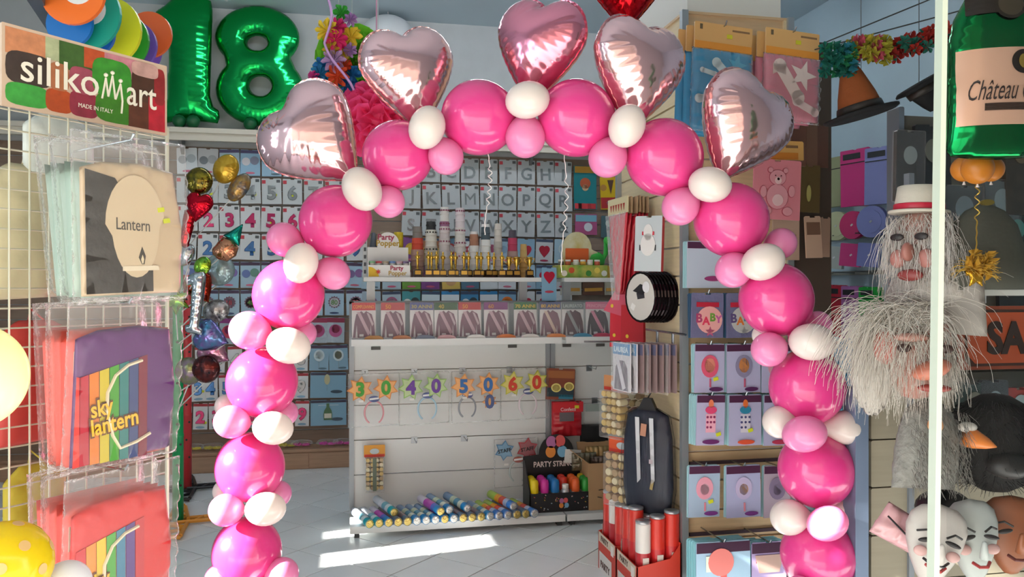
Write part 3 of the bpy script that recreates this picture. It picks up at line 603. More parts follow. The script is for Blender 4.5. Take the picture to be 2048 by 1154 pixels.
for k, (px, c) in enumerate(((748, '#a8743a'), (804, '#a8653c'), (850, '#6a7488'), (893, '#b88a90'), (952, '#d6d4d0'), (1012, '#d07a4a'), (1060, '#c8c4c0'), (1112, '#d88a58'), (1165, '#4a8aa8'), (1205, '#b84a60'))):
    p = oy(px, 676, 4.985)
    tag(obj('folded_sash', MB().poly([(-.06, 0), (.06, 0), (.05, .014), (.025, .022), (-.025, .022), (-.05, .014)], -.03, .02).mesh('folded_sash', ML(c, rough=.3)), None, (p.x, 4.985, 1.1885), (0, 0, RND.uniform(-.15, .15))), f'folded satin sash packet at the front of the shelf, {ORD[k]} from left', 'sash', 'folded sashes on the shelf')

def star_bag(px, py, stars, ring, rc, label, pw=.33, ph=.35, y=5.24):
    "clear bag with a headband carrying two star boppers"
    p = oy(px, py, y); t = thing('headband_bag', label, 'packet', (p.x, y, p.z), (0, 0, 0), 'bags of party headbands')
    for sx, sz, r, k_, col, ch, cc in stars:
        s = obj('star', MB().star(0, 0, r, r * .62, k_, -.006, .006, rot=.12).mesh('star', ML(col, rough=.4)), t, (sx, -.03, sz))
        obj('star_border', MB().star(0, 0, r * .86, r * .54, k_, -.0075, -.006, rot=.12).mesh('star_border', '#f0b070' if col.startswith('#d9') else '#bcd09a' if col.startswith('#8f') else '#d8cc74' if col.startswith('#b8') else '#9a5a60' if col.startswith('#a') else '#7fa4c0'), s)
        if len(ch) == 1: obj('digit', text_me(ch, .12, cc, ext=.003, off=.005), s, (0, -.010, 0))
        else: obj('lettering', text_me(ch, .034, cc, ext=.001, off=.0008), s, (0, -.009, 0), (0, -.15, 0))
    rx, rz, rr = ring
    obj('headband', MB().tube([(rx + rr * .8 * math.cos(a), -.01, rz + rr * math.sin(a)) for a in [math.radians(q) for q in range(-60, 241, 12)]], .006, 6).mesh('headband', ML(rc, rough=.3)), t)
    obj('name_plate', MB().disc(rx, rz + rr + .015, .035, -.03, -.024, rz=.02).mesh('name_plate', '#3a4a8a' if 'STAFF' not in label else '#a04a3a'), t)
    obj('name_plate', MB().poly([(rx - .03, rz + rr + .008), (rx + .03, rz + rr + .014), (rx + .03, rz + rr + .026), (rx - .03, rz + rr + .02)], -.032, -.030).mesh('name_plate', '#e8e8ea'), t)
    obj('clear_bag', inflate([(-pw / 2, -ph / 2), (pw / 2, -ph / 2 + .01), (pw / 2, ph / 2), (-pw / 2, ph / 2 - .005)], n=26, k=.28, crinkle=.5, freq=23, wd=.8, flat=.04).mesh('clear_bag', FILM, True), t, (0, -.005, 0))
    obj('price_tag', rect_me(.03, .014, '#e6e4e0'), t, (-pw * .25, -.048, .0))
ST = lambda c, d, cc: [(-.088, .075, .085, 7, c, d[0], cc), (.075, .082, .082, 7, c, d[1], cc)]
star_bag(748, 800, ST('#d9853a', '30', '#3f9a2f'), (0, -.08, .075), '#e59aa4', 'clear bag with orange star headband reading 30 in green')
star_bag(848, 796, ST('#8fb860', '40', '#6a3a98'), (.02, -.07, .075), '#a9cfe4', 'clear bag with green star headband reading 40 in purple')
star_bag(952, 793, ST('#d9904a', '50', '#2f68a8') + [(.085, -.03, .05, 7, '#d9904a', '0', '#4a5a88')], (-.06, -.07, .07), '#8c929c', 'clear bag with orange star headband reading 50 in blue')
star_bag(1049, 788, ST('#b8b83c', '60', '#cc3a22'), (.02, -.07, .075), '#e4d4dc', 'clear bag with yellow star headband reading 60 in red')
star_bag(1032, 925, [(-.085, .09, .068, 6, '#4f7fa4', 'STAFF', '#16181c'), (.07, .095, .075, 6, '#a83038', 'STAFF', '#16181c')], (.01, -.06, .07), '#b8c4c4', 'clear bag with blue and red STAFF star headband, by the string cans', .30, .33)

def popper_pack(p, rotz, rows, cols, label, r=.0135, head='#d8942a', gold='#c8ab62', both=True, hw=.135):
    t = thing('popper_packet', label, 'packet', p, (0, 0, rotz), 'packets of small poppers')
    wd = cols * r * 2.1
    hh = obj('header', MB().bev(-hw / 2, hw / 2, -.004, .004, -.075, 0, .003).mesh('header', ML(head, rough=.4)), t)
    obj('print', disc_me(.03, '#b8c4c8', .018), hh, (0, -.005, -.04)); obj('print', rect_me(hw * .95, .018, '#c83a2a'), hh, (0, -.0045, -.068))
    for i in range(rows):
        for j in range(cols):
            col = [gold, '#bfa468', '#d2c8a4', '#a8906a'][(i * 3 + j) % 4]
            k_ = ('pop', r, col)
            if k_ not in CACHE: CACHE[k_] = MB().lathe([(r * .9, -.03), (r, -.026), (r, .022), (r * .88, .026)], 12).mesh('popper', ML(col, rough=.45))
            obj('popper', CACHE[k_], t, (-wd / 2 + r * 1.05 + j * r * 2.1, -.012, -.092 - i * r * 2.2), (math.pi / 2, 0, 0))
    if both: obj('centre_strip', MB().box(-.012, .012, -.043, -.040, -.08 - rows * r * 2.2, -.078).mesh('centre_strip', '#4a5a42'), t)
    obj('clear_film', MB().bev(-wd / 2 - .004, wd / 2 + .004, -.047, .012, -.09 - rows * r * 2.2, -.075, .004).mesh('clear_film', FILM), t)
popper_pack(oy(749, 890, 5.25), 0, 7, 4, 'orange headed packet of gold poppers hanging on the white panel')
# things in the second bay
p = oy(1122, 737, 5.24)
pack('glasses_packet', .20, .21, '#8a4a38', p, 'printed packet of yellow party glasses by the shelving post', 'packet', None, roll=3, prints=[('print', rect_me(.19, .05, '#a8663a'), 0, -.04), ('print', rect_me(.19, .06, '#2a3a44'), 0, -.16), ('print', rect_me(.10, .03, '#3a86a0'), .04, -.19)] +
     [('lens', disc_me(.035, '#e8d880', .03), -.03, -.13), ('lens', disc_me(.026, '#8a6a20', .022), -.03, -.131), ('lens', disc_me(.035, '#e8d880', .03), .06, -.12), ('lens', disc_me(.026, '#8a6a20', .022), .06, -.121)])
def bag(name, px, py, w, h, col, label, y=5.24, k=.45, rough=.25, metal=0.0, alpha=1.0, header=None, rotz=0.0, n=26, crinkle=.25, flat=.05, tx=None, fills=None):
    p = oy(px, py, y); t = thing(name, label, 'packet', p, (0, 0, rotz))
    out = [(-w / 2, -h), (-w * .3, -h * 1.01), (w * .3, -h * .99), (w / 2, -h), (w * .5, -h * .5), (w / 2, 0), (-w / 2, 0), (-w * .5, -h * .5)]
    obj('bag_body', inflate(out, n=n, k=k, crinkle=crinkle, freq=17, wd=.6, flat=flat).mesh('bag_body', FILM if alpha < 1 else M(col, rough=rough, metal=metal, bump=.2, nscale=18), True), t)
    if header: obj('header', MB().bev(-w / 2, w / 2, -.012 - flat * .6, -.010 - flat * .6, -header[1], 0, .002).mesh('header', header[0]), t)
    if tx: obj('lettering', text_me(tx[0], tx[1], tx[2], ext=.0006), t, (0, -.014 - flat * .6, tx[3]))
    for (nm, me, x, z) in fills or (): obj(nm, me, t, (x, -.013 - flat * .6, z))
    return t
bag('confetti_bag', 1133, 802, .21, .24, '#b8202c', 'red confetti bag with printed header, by the shelving post', header=('#c8202a', .07), tx=('Confetti', .032, '#f0d8d8', -.05), fills=[('price_sticker', rect_me(.03, .02, '#d8d030'), .06, -.035), ('print', rect_me(.1, .06, '#6a6064'), -.01, -.10)])
bag('clear_confetti_bag', 1190, 806, .16, .16, '#8a8c8a', 'grey clear bag with pale green header, right of the red bag', alpha=.5, header=('#8f9a94', .05), fills=[('price_sticker', rect_me(.02, .012, '#d0d840'), .05, -.02)])
bag('black_pouch', 1188, 848, .20, .13, '#0d0d0f', 'black soft pouch hanging above the cardboard box', rough=.8, crinkle=.05)
for k, (px, py, c) in enumerate(((1195, 892, '#a88a58'), (1168, 905, '#7a7460'), (1205, 912, '#6a5a50'))):
    bag('crumpled_bag', px, py, .17, .12, c, ['gold printed crumpled bag on top of the cardboard box', 'dull green crumpled bag beside the black display', 'brown crumpled bag low behind the cardboard box'][k], y=5.15 - .03 * k, rough=.2, metal=.3, crinkle=.5)
# cardboard box, black string-can display
p = oy(1203, 1010, 5.02)
cb = thing('cardboard_box', 'open brown cardboard box standing at the right end of the base shelf', 'box', (p.x + .03, 5.06, .073))
CBM = M('#b89268', rough=.8, noise=.05)
for nm, b in (('side', (-.14, .14, -.12, -.115, 0, .30)), ('side', (-.14, .14, .115, .12, 0, .30)), ('side', (-.14, -.135, -.115, .115, 0, .30)), ('side', (.135, .14, -.115, .115, 0, .30)), ('bottom', (-.14, .14, -.115, .115, 0, .005))): obj(nm, MB().box(*b).mesh(nm, CBM), cb)
obj('flap', MB().box(-.14, .14, 0, .004, 0, .10).mesh('flap', CBM), cb, (0, .12, .30), (-.5, 0, 0)); obj('flap', MB().box(-.115, .115, 0, .004, 0, .09).mesh('flap', CBM), cb, (-.14, 0, .30), (-.9, 0, math.pi / 2))
for k in range(7): obj('print', rect_me(.03, .006, '#4a3a2a'), cb, (RND.uniform(-.1, .1), -.1201, RND.uniform(.05, .2)), (0, RND.uniform(-1, 1), 0))
p0, p1 = oy(1058, 1026, 4.97), oy(1182, 1018, 4.97); wd = p1.x - p0.x
dsp = thing('can_display', 'black cardboard counter display of party string cans with balloon print', 'display', ((p0.x + p1.x) / 2, 5.05, .073), (0, 0, 0))
BLK = M('#17161a', rough=.4, noise=.0)
obj('tray_front', MB().bev(-wd / 2, wd / 2, -.10, -.094, 0, .12, .002).mesh('tray_front', BLK), dsp)
for x in (-wd / 2, wd / 2 - .006):
    o = MB(); o.poly([(-.10, 0), (.10, 0), (.10, .30), (.05, .30), (-.05, .18), (-.10, .12)], 0, .006); obj('tray_side', o.mesh('tray_side', BLK), dsp, (x + .006, 0, 0), (0, 0, math.pi / 2))
bk = obj('back_card', MB().poly([(-wd / 2, 0), (wd / 2, 0), (wd / 2, .32)] + [(.02 + .12 * math.cos(math.radians(a)), .33 + .13 * math.sin(math.radians(a))) for a in range(0, 181, 15)] + [(-wd / 2, .32)], .094, .10).mesh('back_card', BLK), dsp)
obj('tray_bottom', MB().box(-wd / 2, wd / 2, -.094, .094, 0, .03).mesh('tray_bottom', BLK), dsp)
for k, (x, z, r, c) in enumerate(((-.015, .41, .035, '#b06a9a'), (.045, .415, .035, '#d85a5a'), (-.02, .345, .034, '#e08a3a'), (.06, .345, .034, '#7ab0d0'))):
    obj('balloon_print', disc_me(r, c, r * 1.15), bk, (x, .093, z)); obj('balloon_print', disc_me(r * .42, c, r * .48), dsp, (x * .45 + .01, -.101, z * .45 - .115))
obj('lettering', text_me('PARTY STRING', .05, '#e8d8d4', ext=.001, off=.001, width=.27), bk, (.0, .0925, .265))
obj('price_note', rect_me(.11, .09, '#e6e4e0'), bk, (.13, .088, .31), (0, .1, 0))
for z, q in ((.325, 'pezzi 1,00'), (.295, '6 pz 5,00')): obj('lettering', text_me('- - - -', .02, '#44464a', ext=.0005), bk, (.13, .0865, z))
for k in range(26): obj('confetti_print', rect_me(.008, .005, ['#d8b8b0', '#c8a040', '#b8c8d0', '#c05a5a'][k % 4]), dsp, (RND.uniform(-.18, .18), -.1005, RND.uniform(.01, .11)), (0, RND.uniform(-1, 1), 0))
def can(x, y, col, label, cap=True):
    t = thing('string_can', label, 'spray can', (x, y, .104), (0, 0, 0), 'party string cans')
    obj('can_body', MB().lathe([(.025, 0), (.026, .004), (.026, .10), (.020, .108)], 16, mf=[0, 0, 0, 1]).mesh('can_body', [M('#c8c8cc', rough=.3, metal=.4), M('#222226')], True), t)
    if cap: obj('cap', MB().lathe([(.0265, .088), (.0275, .09), (.0275, .15), (.022, .168), (.010, .174), (.001, .175)], 18).mesh('cap', M(col, rough=.3), True), t)
    else: obj('nozzle', MB().lathe([(.022, .108), (.022, .135), (.02, .137)], 14).mesh('nozzle', '#e6e4e0', True), t)
cx = dsp.location.x; cc = [('#e8cc18', 'yellow'), ('#cf2f9a', 'magenta'), ('#1f74b8', 'blue'), ('#d83a2c', 'red'), ('#e8642a', 'orange'), ('#2f9a38', 'green')]
for j in range(3):
    for i in range(6):
        c, nme = cc[i]
        if j == 2 and i == 5: c, nme = '#e0b82a', 'amber'
        wcan = (j == 0 and i == 3)
        can(cx - wd / 2 + .038 + i * (wd - .07) / 5, 4.985 + .056 * j, c, f'{"uncapped white" if wcan else nme + " capped"} party string can, {["front", "middle", "back"][j]} row of the display', not wcan)
# shiny party tubes lying on the base shelf
def tube(px, py, k, top, scheme):
    zc = .0995 if not top else .146
    p = oz(px, py, zc); L = .31
    u = Vector((-.30, 1, 0)).normalized() if not top else Vector((-.33, 1, .03)).normalized()
    lab = f'party popper tube with {["gold", "silver"][scheme % 2]} end lying on the base shelf, {ORD[k]} from left' if not top else f'party popper tube lying on top of the others, {ORD[k]} from left'
    t = thing('popper_tube', lab, 'tube', p, u.to_track_quat('Z', 'Y').to_euler(), 'party popper tubes')
    bands = [['#1aa0b0', '#cfe6ec', '#7ab8cc', '#d6dce6', '#c9d2e0'], ['#1f86c8', '#dfe8d8', '#5a9ab8', '#c8d8c0', '#7aa0c8'], ['#2a8ad0', '#5a70d0', '#c050c0', '#c048b8', '#d8d0e8'], ['#3a7ac8', '#b8c8e8', '#d84a3a', '#e8a02a', '#a8c848'], ['#58708a', '#7d6a78', '#8a6f74', '#7a707c', '#70707c']][scheme]
    r = .0265; zz = [0, .055, .10, .155, .21, L]; prof = []; mf = []
    for i in range(5): prof += [(r, zz[i] + .001), (r, zz[i + 1])]; mf += [i, i]
    prof = [(r * .97, 0)] + prof + [(r * .9, L + .004)]; mf = [0] + mf + [4]
    obj('wrapper', MB().lathe(prof, 16, mf=mf[:len(prof) - 1]).mesh('wrapper', [M(b, rough=.2, noise=.12, nscale=60) if i in (1, 2, 3) else M(b, rough=.2) for i, b in enumerate(bands)], True), t)
    obj('end_cap', MB().lathe([(.0005, -.001), (.014, -.004), (.024, -.001), (.0268, .003), (.0268, .008)], 16).mesh('end_cap', M('#cdb46a' if scheme % 2 == 0 else '#c9c8c4', rough=.25, metal=.8, bump=.5, nscale=90), True), t)
BOT = [(740, 1048), (759, 1047), (778, 1046), (797, 1044), (815, 1043), (834, 1042), (853, 1042), (872, 1040), (890, 1039), (909, 1037), (926, 1036), (944, 1035), (962, 1033), (980, 1033), (999, 1032), (1017, 1031), (1035, 1030), (1052, 1028), (1070, 1027)]
SCH = [0, 0, 2, 4, 4, 1, 1, 1, 2, 1, 4, 4, 4, 1, 3, 3, 4, 4, 3]
x0, x1 = oz(*BOT[0], .0995), oz(*BOT[-1], .0995)
for k in range(19):
    f = k / 18; q = x0.lerp(x1, f); xc = (q.x * CA - q.y * SA); zc_ = q.x * SA + q.y * CA
    tube(1024 + FPX * xc / zc_, 577 + FPX * (EYE - q.z) / zc_, k, False, SCH[k])
for k, (a, b, s) in enumerate(((789, 1025, 0), (882, 1023, 2), (900, 1020, 1), (936, 1017, 1), (1028, 1013, 3))): tube(a, b, k, True, s)

# ---------------------------------------------------------------- raised shelf: popper box, cups, trophies
ZT = 1.5725
p0, p1 = oy(736, 552, 5.2), oy(820, 552, 5.2); w = p1.x - p0.x
pb = thing('popper_box', 'white Party Popper counter box with round top card on raised shelf', 'box', ((p0.x + p1.x) / 2, 5.27, ZT))
PW_ = M('#e9e7e4', rough=.5)
obj('tray_front', MB().bev(-w / 2, w / 2, -.07, -.065, 0, .078, .002).mesh('tray_front', PW_), pb)
for x in (-w / 2, w / 2 - .004): obj('tray_side', MB().box(x, x + .004, -.065, .09, 0, .10).mesh('tray_side', PW_), pb)
obj('tray_bottom', MB().box(-w / 2 + .004, w / 2 - .004, -.065, .09, 0, .004).mesh('tray_bottom', PW_), pb)
bc = obj('back_card', MB().poly([(-w / 2, 0), (w / 2, 0), (w / 2, .20), (.07, .20)] + [(.0 + .073 * math.cos(math.radians(a)), .225 + .075 * math.sin(math.radians(a))) for a in range(0, 181, 12)] + [(-.07, .20), (-w / 2, .20)], .085, .09).mesh('back_card', PW_), pb)
obj('lettering', text_me('Party', .052, '#a3264f', ext=.001, off=.0012), bc, (-.012, .083, .262)); obj('lettering', text_me('Popper', .052, '#b8942e', ext=.001, off=.0012), bc, (0, .083, .222))
obj('lettering', text_me('Party', .040, '#a3264f', ext=.001, off=.001), pb, (.05, -.0715, .055)); obj('lettering', text_me('Popper', .040, '#b8942e', ext=.001, off=.0006), pb, (.055, -.0715, .022))
obj('print', MB().poly([(-w / 2 + .004, .004), (-w / 2 + .07, .004), (-w / 2 + .06, .04), (-w / 2 + .03, .062), (-w / 2 + .004, .068)], -.0715, -.0702).mesh('print', '#e0b428'), pb); obj('print', star_me(.018, .008, 7, '#c83a2a'), pb, (-w / 2 + .065, -.072, .035))
k_ = 0
for j in range(2):
    for i in range(6):
        c1 = ['#8ab890', '#b8484f', '#a89a84', '#6a88b8', '#c8a8b0', '#7a6a8a'][(i + j * 2) % 6]
        t = thing('party_popper', f'small party popper cup in the white box, {["front", "back"][j]} row, {ORD[i]} from left', 'party popper', (pb.location.x - w / 2 + .026 + i * (w - .05) / 5, 5.235 + .05 * j, ZT + .005), (0, 0, 0), 'poppers in the box')
        obj('cup', MB().lathe([(.016, 0), (.019, .085), (.0195, .09)], 14, mf=[0, 0, 1]).mesh('cup', ['#cfcdc8', c1], True), t); obj('lid', MB().lathe([(.020, .085), (.020, .098), (.018, .10)], 14).mesh('lid', ML(c1, rough=.4), True), t)
for k, (px, c, lab) in enumerate(((747, '#4a4e58', 'grey paper cone standing behind the Party Popper box at left'), (770, '#a89880', 'patterned paper cup behind the round top card'), (797, '#d8c02a', 'yellow spotted paper cup behind the Party Popper box'))):
    p = oy(px, 460, 5.42); t = thing('paper_cup', lab, 'cup', (p.x, 5.42, ZT))
    if k == 0: obj('cone', MB().lathe([(.035, 0), (.035, .16), (.012, .30)], 14).mesh('cone', c, True), t)
    else:
        obj('cup', MB().lathe([(.035, 0), (.031, .30), (.030, .305)], 14).mesh('cup', M(c, rough=.5, noise=.25, nscale=30), True), t); obj('rim', MB().lathe([(.036, 0), (.037, .005), (.036, .01)], 14).mesh('rim', c, True), t)
CUPS = [(835, 13.5, 454, [('#7d7570', .5), ('#c8452c', .5), ('#a88478', 1.2)], 'orange topped stack of paper cups behind the first trophy'), (862, 13.5, 444, [('#2b2b2d', .35), ('#d6d2c8', .7), ('#c0b8ac', 1.3)], 'stack of black and white patterned paper cups'),
        (889, 12.5, 415, [('#dcd8d4', .7), ('#9a6a8a', .25), ('#d0c4c4', .6), ('#cfc6c4', .6), ('#c8c0c0', 1.3)], 'tallest stack of paper cups, with a striped band'), (920, 13, 417, [('#d8ccd0', 1.0), ('#d6d2cc', .6), ('#d2ccc8', .7), ('#cfc4c2', 1.2)], 'tall stack of pink spotted paper cups'),
        (948, 11, 464, [('#e2dedb', .12), ('#a87860', .5), ('#dcdad6', 1.4)], 'white paper cup stack with red rimmed lid'), (971, 11, 449, [('#e2e0de', .12), ('#4a5860', .5), ('#dededc', 1.5)], 'white paper cup stack with dark printed top'),
        (996, 10.5, 448, [('#cfc8c0', .7), ('#b8b4ac', .5), ('#c2b4ac', .9)], 'stack of paper cups with a red emblem'), (1025, 11.5, 461, [('#4a4450', .3), ('#b8395a', .5), ('#b09088', 1.0)], 'stack of crimson topped paper cups'), (1047, 9.5, 489, [('#c8a868', .5), ('#b88a48', .8)], 'short yellow and orange paper cup stack')]
for px, rp, ty, segs, lab in CUPS:
    y = 5.40; p = oy(px, ty, y); r = rp / FPX * 5.4; H = p.z - ZT; tot = sum(s[1] for s in segs); z = H
    t = thing('cup_stack', lab, 'cup stack', (p.x, y, ZT), 0.0, 'paper cup stacks on the raised shelf')
    for i, (c, s) in enumerate(segs):
        h = H * s / tot; f = .72 + .28 * i / max(1, len(segs) - 1); f2 = .72 + .28 * (i + .8) / max(1, len(segs))
        nc = max(1, int(round(h / .04)))
        for q in range(nc):
            z1 = z - h * q / nc; z0 = z - h * (q + 1) / nc; rr = r * (f + (f2 - f) * q / nc)
            cup = obj('cup', MB().lathe([(rr * 1.0, z0), (rr * 1.04, z0 + .002), (rr * 1.04, z0 + .006), (rr * .985, z0 + .008), (rr * .95, z1 + .001), (rr * .93, z1 + .002)], 18).mesh('cup', M(c, rough=.45), True), t)
            if px in (920, 889, 862) and q == 0 and i < 4:
                for a in range(6): obj('spot', disc_me(.006, '#8a3a5a' if px != 862 else '#222222', n=8), cup, (rr * math.sin(a * .5 - 1.25), -rr * math.cos(a * .5 - 1.25) * 1.01, (z0 + z1) / 2 + .004), (0, 0, a * .5 - 1.25))
        z -= h
GOLD = M('#d4ab4c', rough=.22, metal=.95)
fig = [(.012, 0), (.013, .004), (.006, .008), (.0065, .03), (.009, .05), (.0085, .062), (.0125, .082), (.0135, .09), (.006, .097), (.0048, .099), (.0068, .106), (.0066, .113), (.003, .119), (.0006, .12)]
fig_me = MB().lathe(fig, 12).mesh('statuette', GOLD, True); arm_me = MB().tube([(-.013, 0, .088), (-.014, -.006, .075), (-.004, -.010, .07), (.004, -.010, .07), (.014, -.006, .075), (.013, 0, .088)], .0028, 6).tube([(0, -.012, .075), (0, -.012, .02)], .0018, 5).mesh('arms', GOLD, True)
cup_me = MB().lathe([(.012, 0), (.013, .004), (.005, .012), (.006, .02), (.013, .03), (.016, .06), (.019, .08), (.022, .082), (.022, .086), (.017, .086)], 14).mesh('cup_bowl', GOLD, True)
han_me = MB().tube([(.017, 0, .07), (.032, 0, .078), (.034, 0, .062), (.02, 0, .045), (.014, 0, .04)], .0026, 6).tube([(-.017, 0, .07), (-.032, 0, .078), (-.034, 0, .062), (-.02, 0, .045), (-.014, 0, .04)], .0026, 6).mesh('handles', GOLD, True)
base_me = MB().bev(-.027, .027, -.02, .02, 0, .012, .002).bev(-.024, .024, -.018, .018, .012, .05, .003).mesh('plinth', M('#1d1510', rough=.25)); pq_me = MB().bev(-.019, .019, -.0195, -.018, .018, .043, .002).mesh('plaque', M('#c09a48', rough=.35, metal=.8))
TR = [(835, 0), (857, 0), (863, 1), (873, 0), (886, 1), (903, 0), (911, 1), (928, 0), (937, 1), (954, 0), (962, 1), (977, 0), (988, 1), (1004, 0), (1018, 2), (1033, 2), (1059, 2)]
for k, (px, kd) in enumerate(TR):
    y = 5.19 + (.075 if kd == 1 else 0); p = oy(px, 550, y)
    t = thing('trophy', f'gold {"winged cup" if kd == 2 else "figure"} trophy on a black plinth, {ORD[k]} from left', 'trophy', (p.x, y, ZT), RND.uniform(-.15, .15), 'gold trophies on the raised shelf')
    b = obj('plinth', base_me, t); obj('plaque', pq_me, b)
    if kd == 2: obj('cup_bowl', cup_me, t, (0, 0, .05)); obj('handles', han_me, t, (0, 0, .05))
    else: obj('statuette', fig_me, t, (0, 0, .05)); obj('arms', arm_me, t, (0, 0, .05))
# right raised shelf: green boxes
y = 5.2
p0, p1 = oy(1116, 552, y), oy(1215, 552, y)
gb = thing('sweet_display', 'green and orange printed counter display with domed back card', 'display', ((p0.x + p1.x) / 2, 5.27, ZT)); w = p1.x - p0.x
obj('tray', MB().bev(-w / 2, w / 2, -.07, .08, 0, .085, .003).mesh('tray', M('#5a9a3c', rough=.4, noise=.3, nscale=14, col2='#c8b858')), gb)
dc = obj('back_card', MB().poly([(-w * .3, .05), (w * .42, .05), (w * .42, .18)] + [(.0 + .105 * math.cos(math.radians(a)), .2 + .12 * math.sin(math.radians(a))) for a in range(0, 181, 12)] + [(-w * .3, .18)], .07, .078).mesh('back_card', M('#c8b86a', rough=.4, noise=.25, nscale=9, col2='#e0e0d0')), gb)
obj('orange_panel', MB().bev(-.085, .08, .06, .068, .11, .205, .003).mesh('orange_panel', '#d8622a'), gb)
for k, x in enumerate((-.13, -.08, .04, .10, .15)): obj('print', disc_me(.02, ['#e8e0d0', '#c8542a', '#3f8a3a', '#e8d060', '#d8d8d0'][k]), gb, (x, -.0705, .03 + .02 * (k % 2)))
for k, px in enumerate((1122, 1136, 1152, 1166, 1180, 1194)):
    p = oy(px, 530, 5.25); t = thing('small_jar', f'small jar with white lid in the green tray, {ORD[k]} from left', 'jar', (p.x, 5.25, ZT + .0852), 0.0, 'small jars on the green tray')
    obj('jar_body', MB().lathe([(.018, 0), (.02, .004), (.02, .024), (.017, .028)], 14).mesh('jar_body', ['#6a6a60', '#b85a3a', '#d8d4cc', '#d8a03a', '#e0dcd4', '#c8604a'][k], True), t); obj('lid', MB().lathe([(.0195, .026), (.0195, .036), (.018, .038)], 14).mesh('lid', '#e2e0da', True), t)
p = oy(1203, 505, 5.30)
ty = thing('toy_animal', 'bright green plastic toy standing behind the green boxes', 'toy', (p.x, 5.36, ZT))
TG = M('#2fa63a', rough=.3)
obj('body', MB().lathe([(.03, 0), (.05, .02), (.055, .06), (.045, .10), (.02, .125), (.001, .13)], 16).mesh('body', TG, True), ty, (-.02, 0, .08), scale=(1.2, .7, .8)); obj('neck', MB().tube([(.02, 0, .12), (.05, 0, .17), (.05, 0, .25)], .018, 10, r1=.014).mesh('neck', TG, True), ty); obj('head', MB().lathe([(.001, -.03), (.022, -.02), (.027, 0), (.02, .022), (.001, .03)], 14).mesh('head', TG, True), ty, (.06, 0, .262))
obj('stand', MB().bev(-.07, .07, -.04, .04, 0, .085, .004).mesh('stand', '#c8a03a'), ty)
pack('heart_packet', .10, .22, '#7fa9c4', oy(1098, 535, 5.12), 'light blue packet with red heart hanging before the raised shelf', 'balloon packet', None, prints=[('print', MB().poly(heart(.075, 24), -.003, 0).mesh('print', M('#b01f3a', rough=.25)), 0, -.06), ('logo', disc_me(.03, '#b03a50', .008), 0, -.16)], tilt=0, roll=0)
# ---------------------------------------------------------------- green 18 and hangings above the ledge
GRN = M('#14a850', rough=0.15, metal=0.9, bump=0.02, nscale=10); GRD = M('#17643a', rough=.35, trans=.1)
def pxpoly(pts, cx, cy, d): return [((x - cx) * d / FPX, (cy - y) * d / FPX) for x, y in pts]
d18 = 6.55
one = [(350, -8), (385, -12), (420, -6), (424, 20), (421, 120), (419, 190), (425, 212), (436, 220), (438, 234), (434, 246), (376, 240), (332, 247), (318, 240), (318, 225), (335, 205), (339, 120), (336, 72), (318, 60), (308, 42), (314, 24), (335, 10)]
eo = [(515 + 84 * math.cos(math.radians(a)), 72 - 64 * math.sin(math.radians(a))) for a in range(-38, 219, 8)] + [(520 + 88 * math.cos(math.radians(a)), 178 - 74 * math.sin(math.radians(a))) for a in range(140, 401, 8)]
for nm, pts, ho, lab, c in (('one', one, [], 'large green foil balloon shaped as the digit one on the high ledge', 376), ('eight', eo, [[(515 + 20 * math.cos(a * .35), 84 - 15 * math.sin(a * .35)) for a in range(18)], [(521 + 22 * math.cos(a * .35), 171 - 20 * math.sin(a * .35)) for a in range(18)]], 'large green foil balloon shaped as the digit eight on the high ledge', 520)):
    p = oy(c, 246, 6.955)
    t = thing('digit_balloon', lab, 'balloon', (p.x, 6.955, p.z + .0), (0, 0, -YAW * .6), 'green digit balloons')
    obj('foil_body', inflate(pxpoly(pts, c, 246, d18), [pxpoly(h, c, 246, d18) for h in ho], n=100, k=.62, crinkle=.022, freq=56, wd=.16).mesh('foil_body', GRN, True), t)
    for dx in ((-.05, .06) if c == 376 else (-.065, .07)): obj('weight_ball', MB().lathe([(.001, -.055), (.03, -.046), (.05, -.02), (.055, 0), (.05, .024), (.03, .046), (.001, .055)], 18).mesh('weight_ball', GRD, True), t, (dx, -.06, 2.80 + .056 - p.z))
pc = oy(776, 95, 6.9)
t = thing('paper_lantern', 'round white paper lantern high on the back wall behind a heart', 'lantern', pc, 0.0)
pr = []
for i in range(25):
    a = math.pi * i / 24; pr.append((max(.002, .27 * math.sin(a) * (1 if i % 2 else .985)), -.27 * math.cos(a)))
obj('paper_shade', MB().lathe(pr, 28).mesh('paper_shade', M('#dfe3e6', rough=.7, trans=.2), True), t); obj('cord', MB().tube([(0, 0, .27), (0, 0, .27 + max(.05, ZC - pc.z - .27))], .004, 5).mesh('cord', '#c8c8c8'), t)
def flower(parent, p, r, col, k=6, rot=0.0, tilt=(0, 0, 0)):
    mb = MB()
    for i in range(k):
        a = rot + 2 * math.pi * i / k; b = 2 * math.pi / k * .42
        q = [(0, 0, 0), (r * .6 * math.cos(a - b), -.02, r * .6 * math.sin(a - b)), (r * .86 * math.cos(a - b * .55), -.012, r * .86 * math.sin(a - b * .55)), (r * math.cos(a), .004, r * math.sin(a)), (r * .86 * math.cos(a + b * .55), -.012, r * .86 * math.sin(a + b * .55)), (r * .6 * math.cos(a + b), -.02, r * .6 * math.sin(a + b))]
        mb.add([(x, y - .012 * (j % 2), z) for j, (x, y, z) in enumerate(q)], [(0, 1, 2, 3), (0, 3, 4, 5)])
    return obj('flower', mb.mesh('flower', M(col, rough=.7, trans=.25)), parent, p, tilt)
p0 = cp(676, 100, 4.1)
ga = thing('flower_garland', 'hanging garland of colourful paper flowers left of the arch top', 'garland', p0, (0, 0, -YAW))
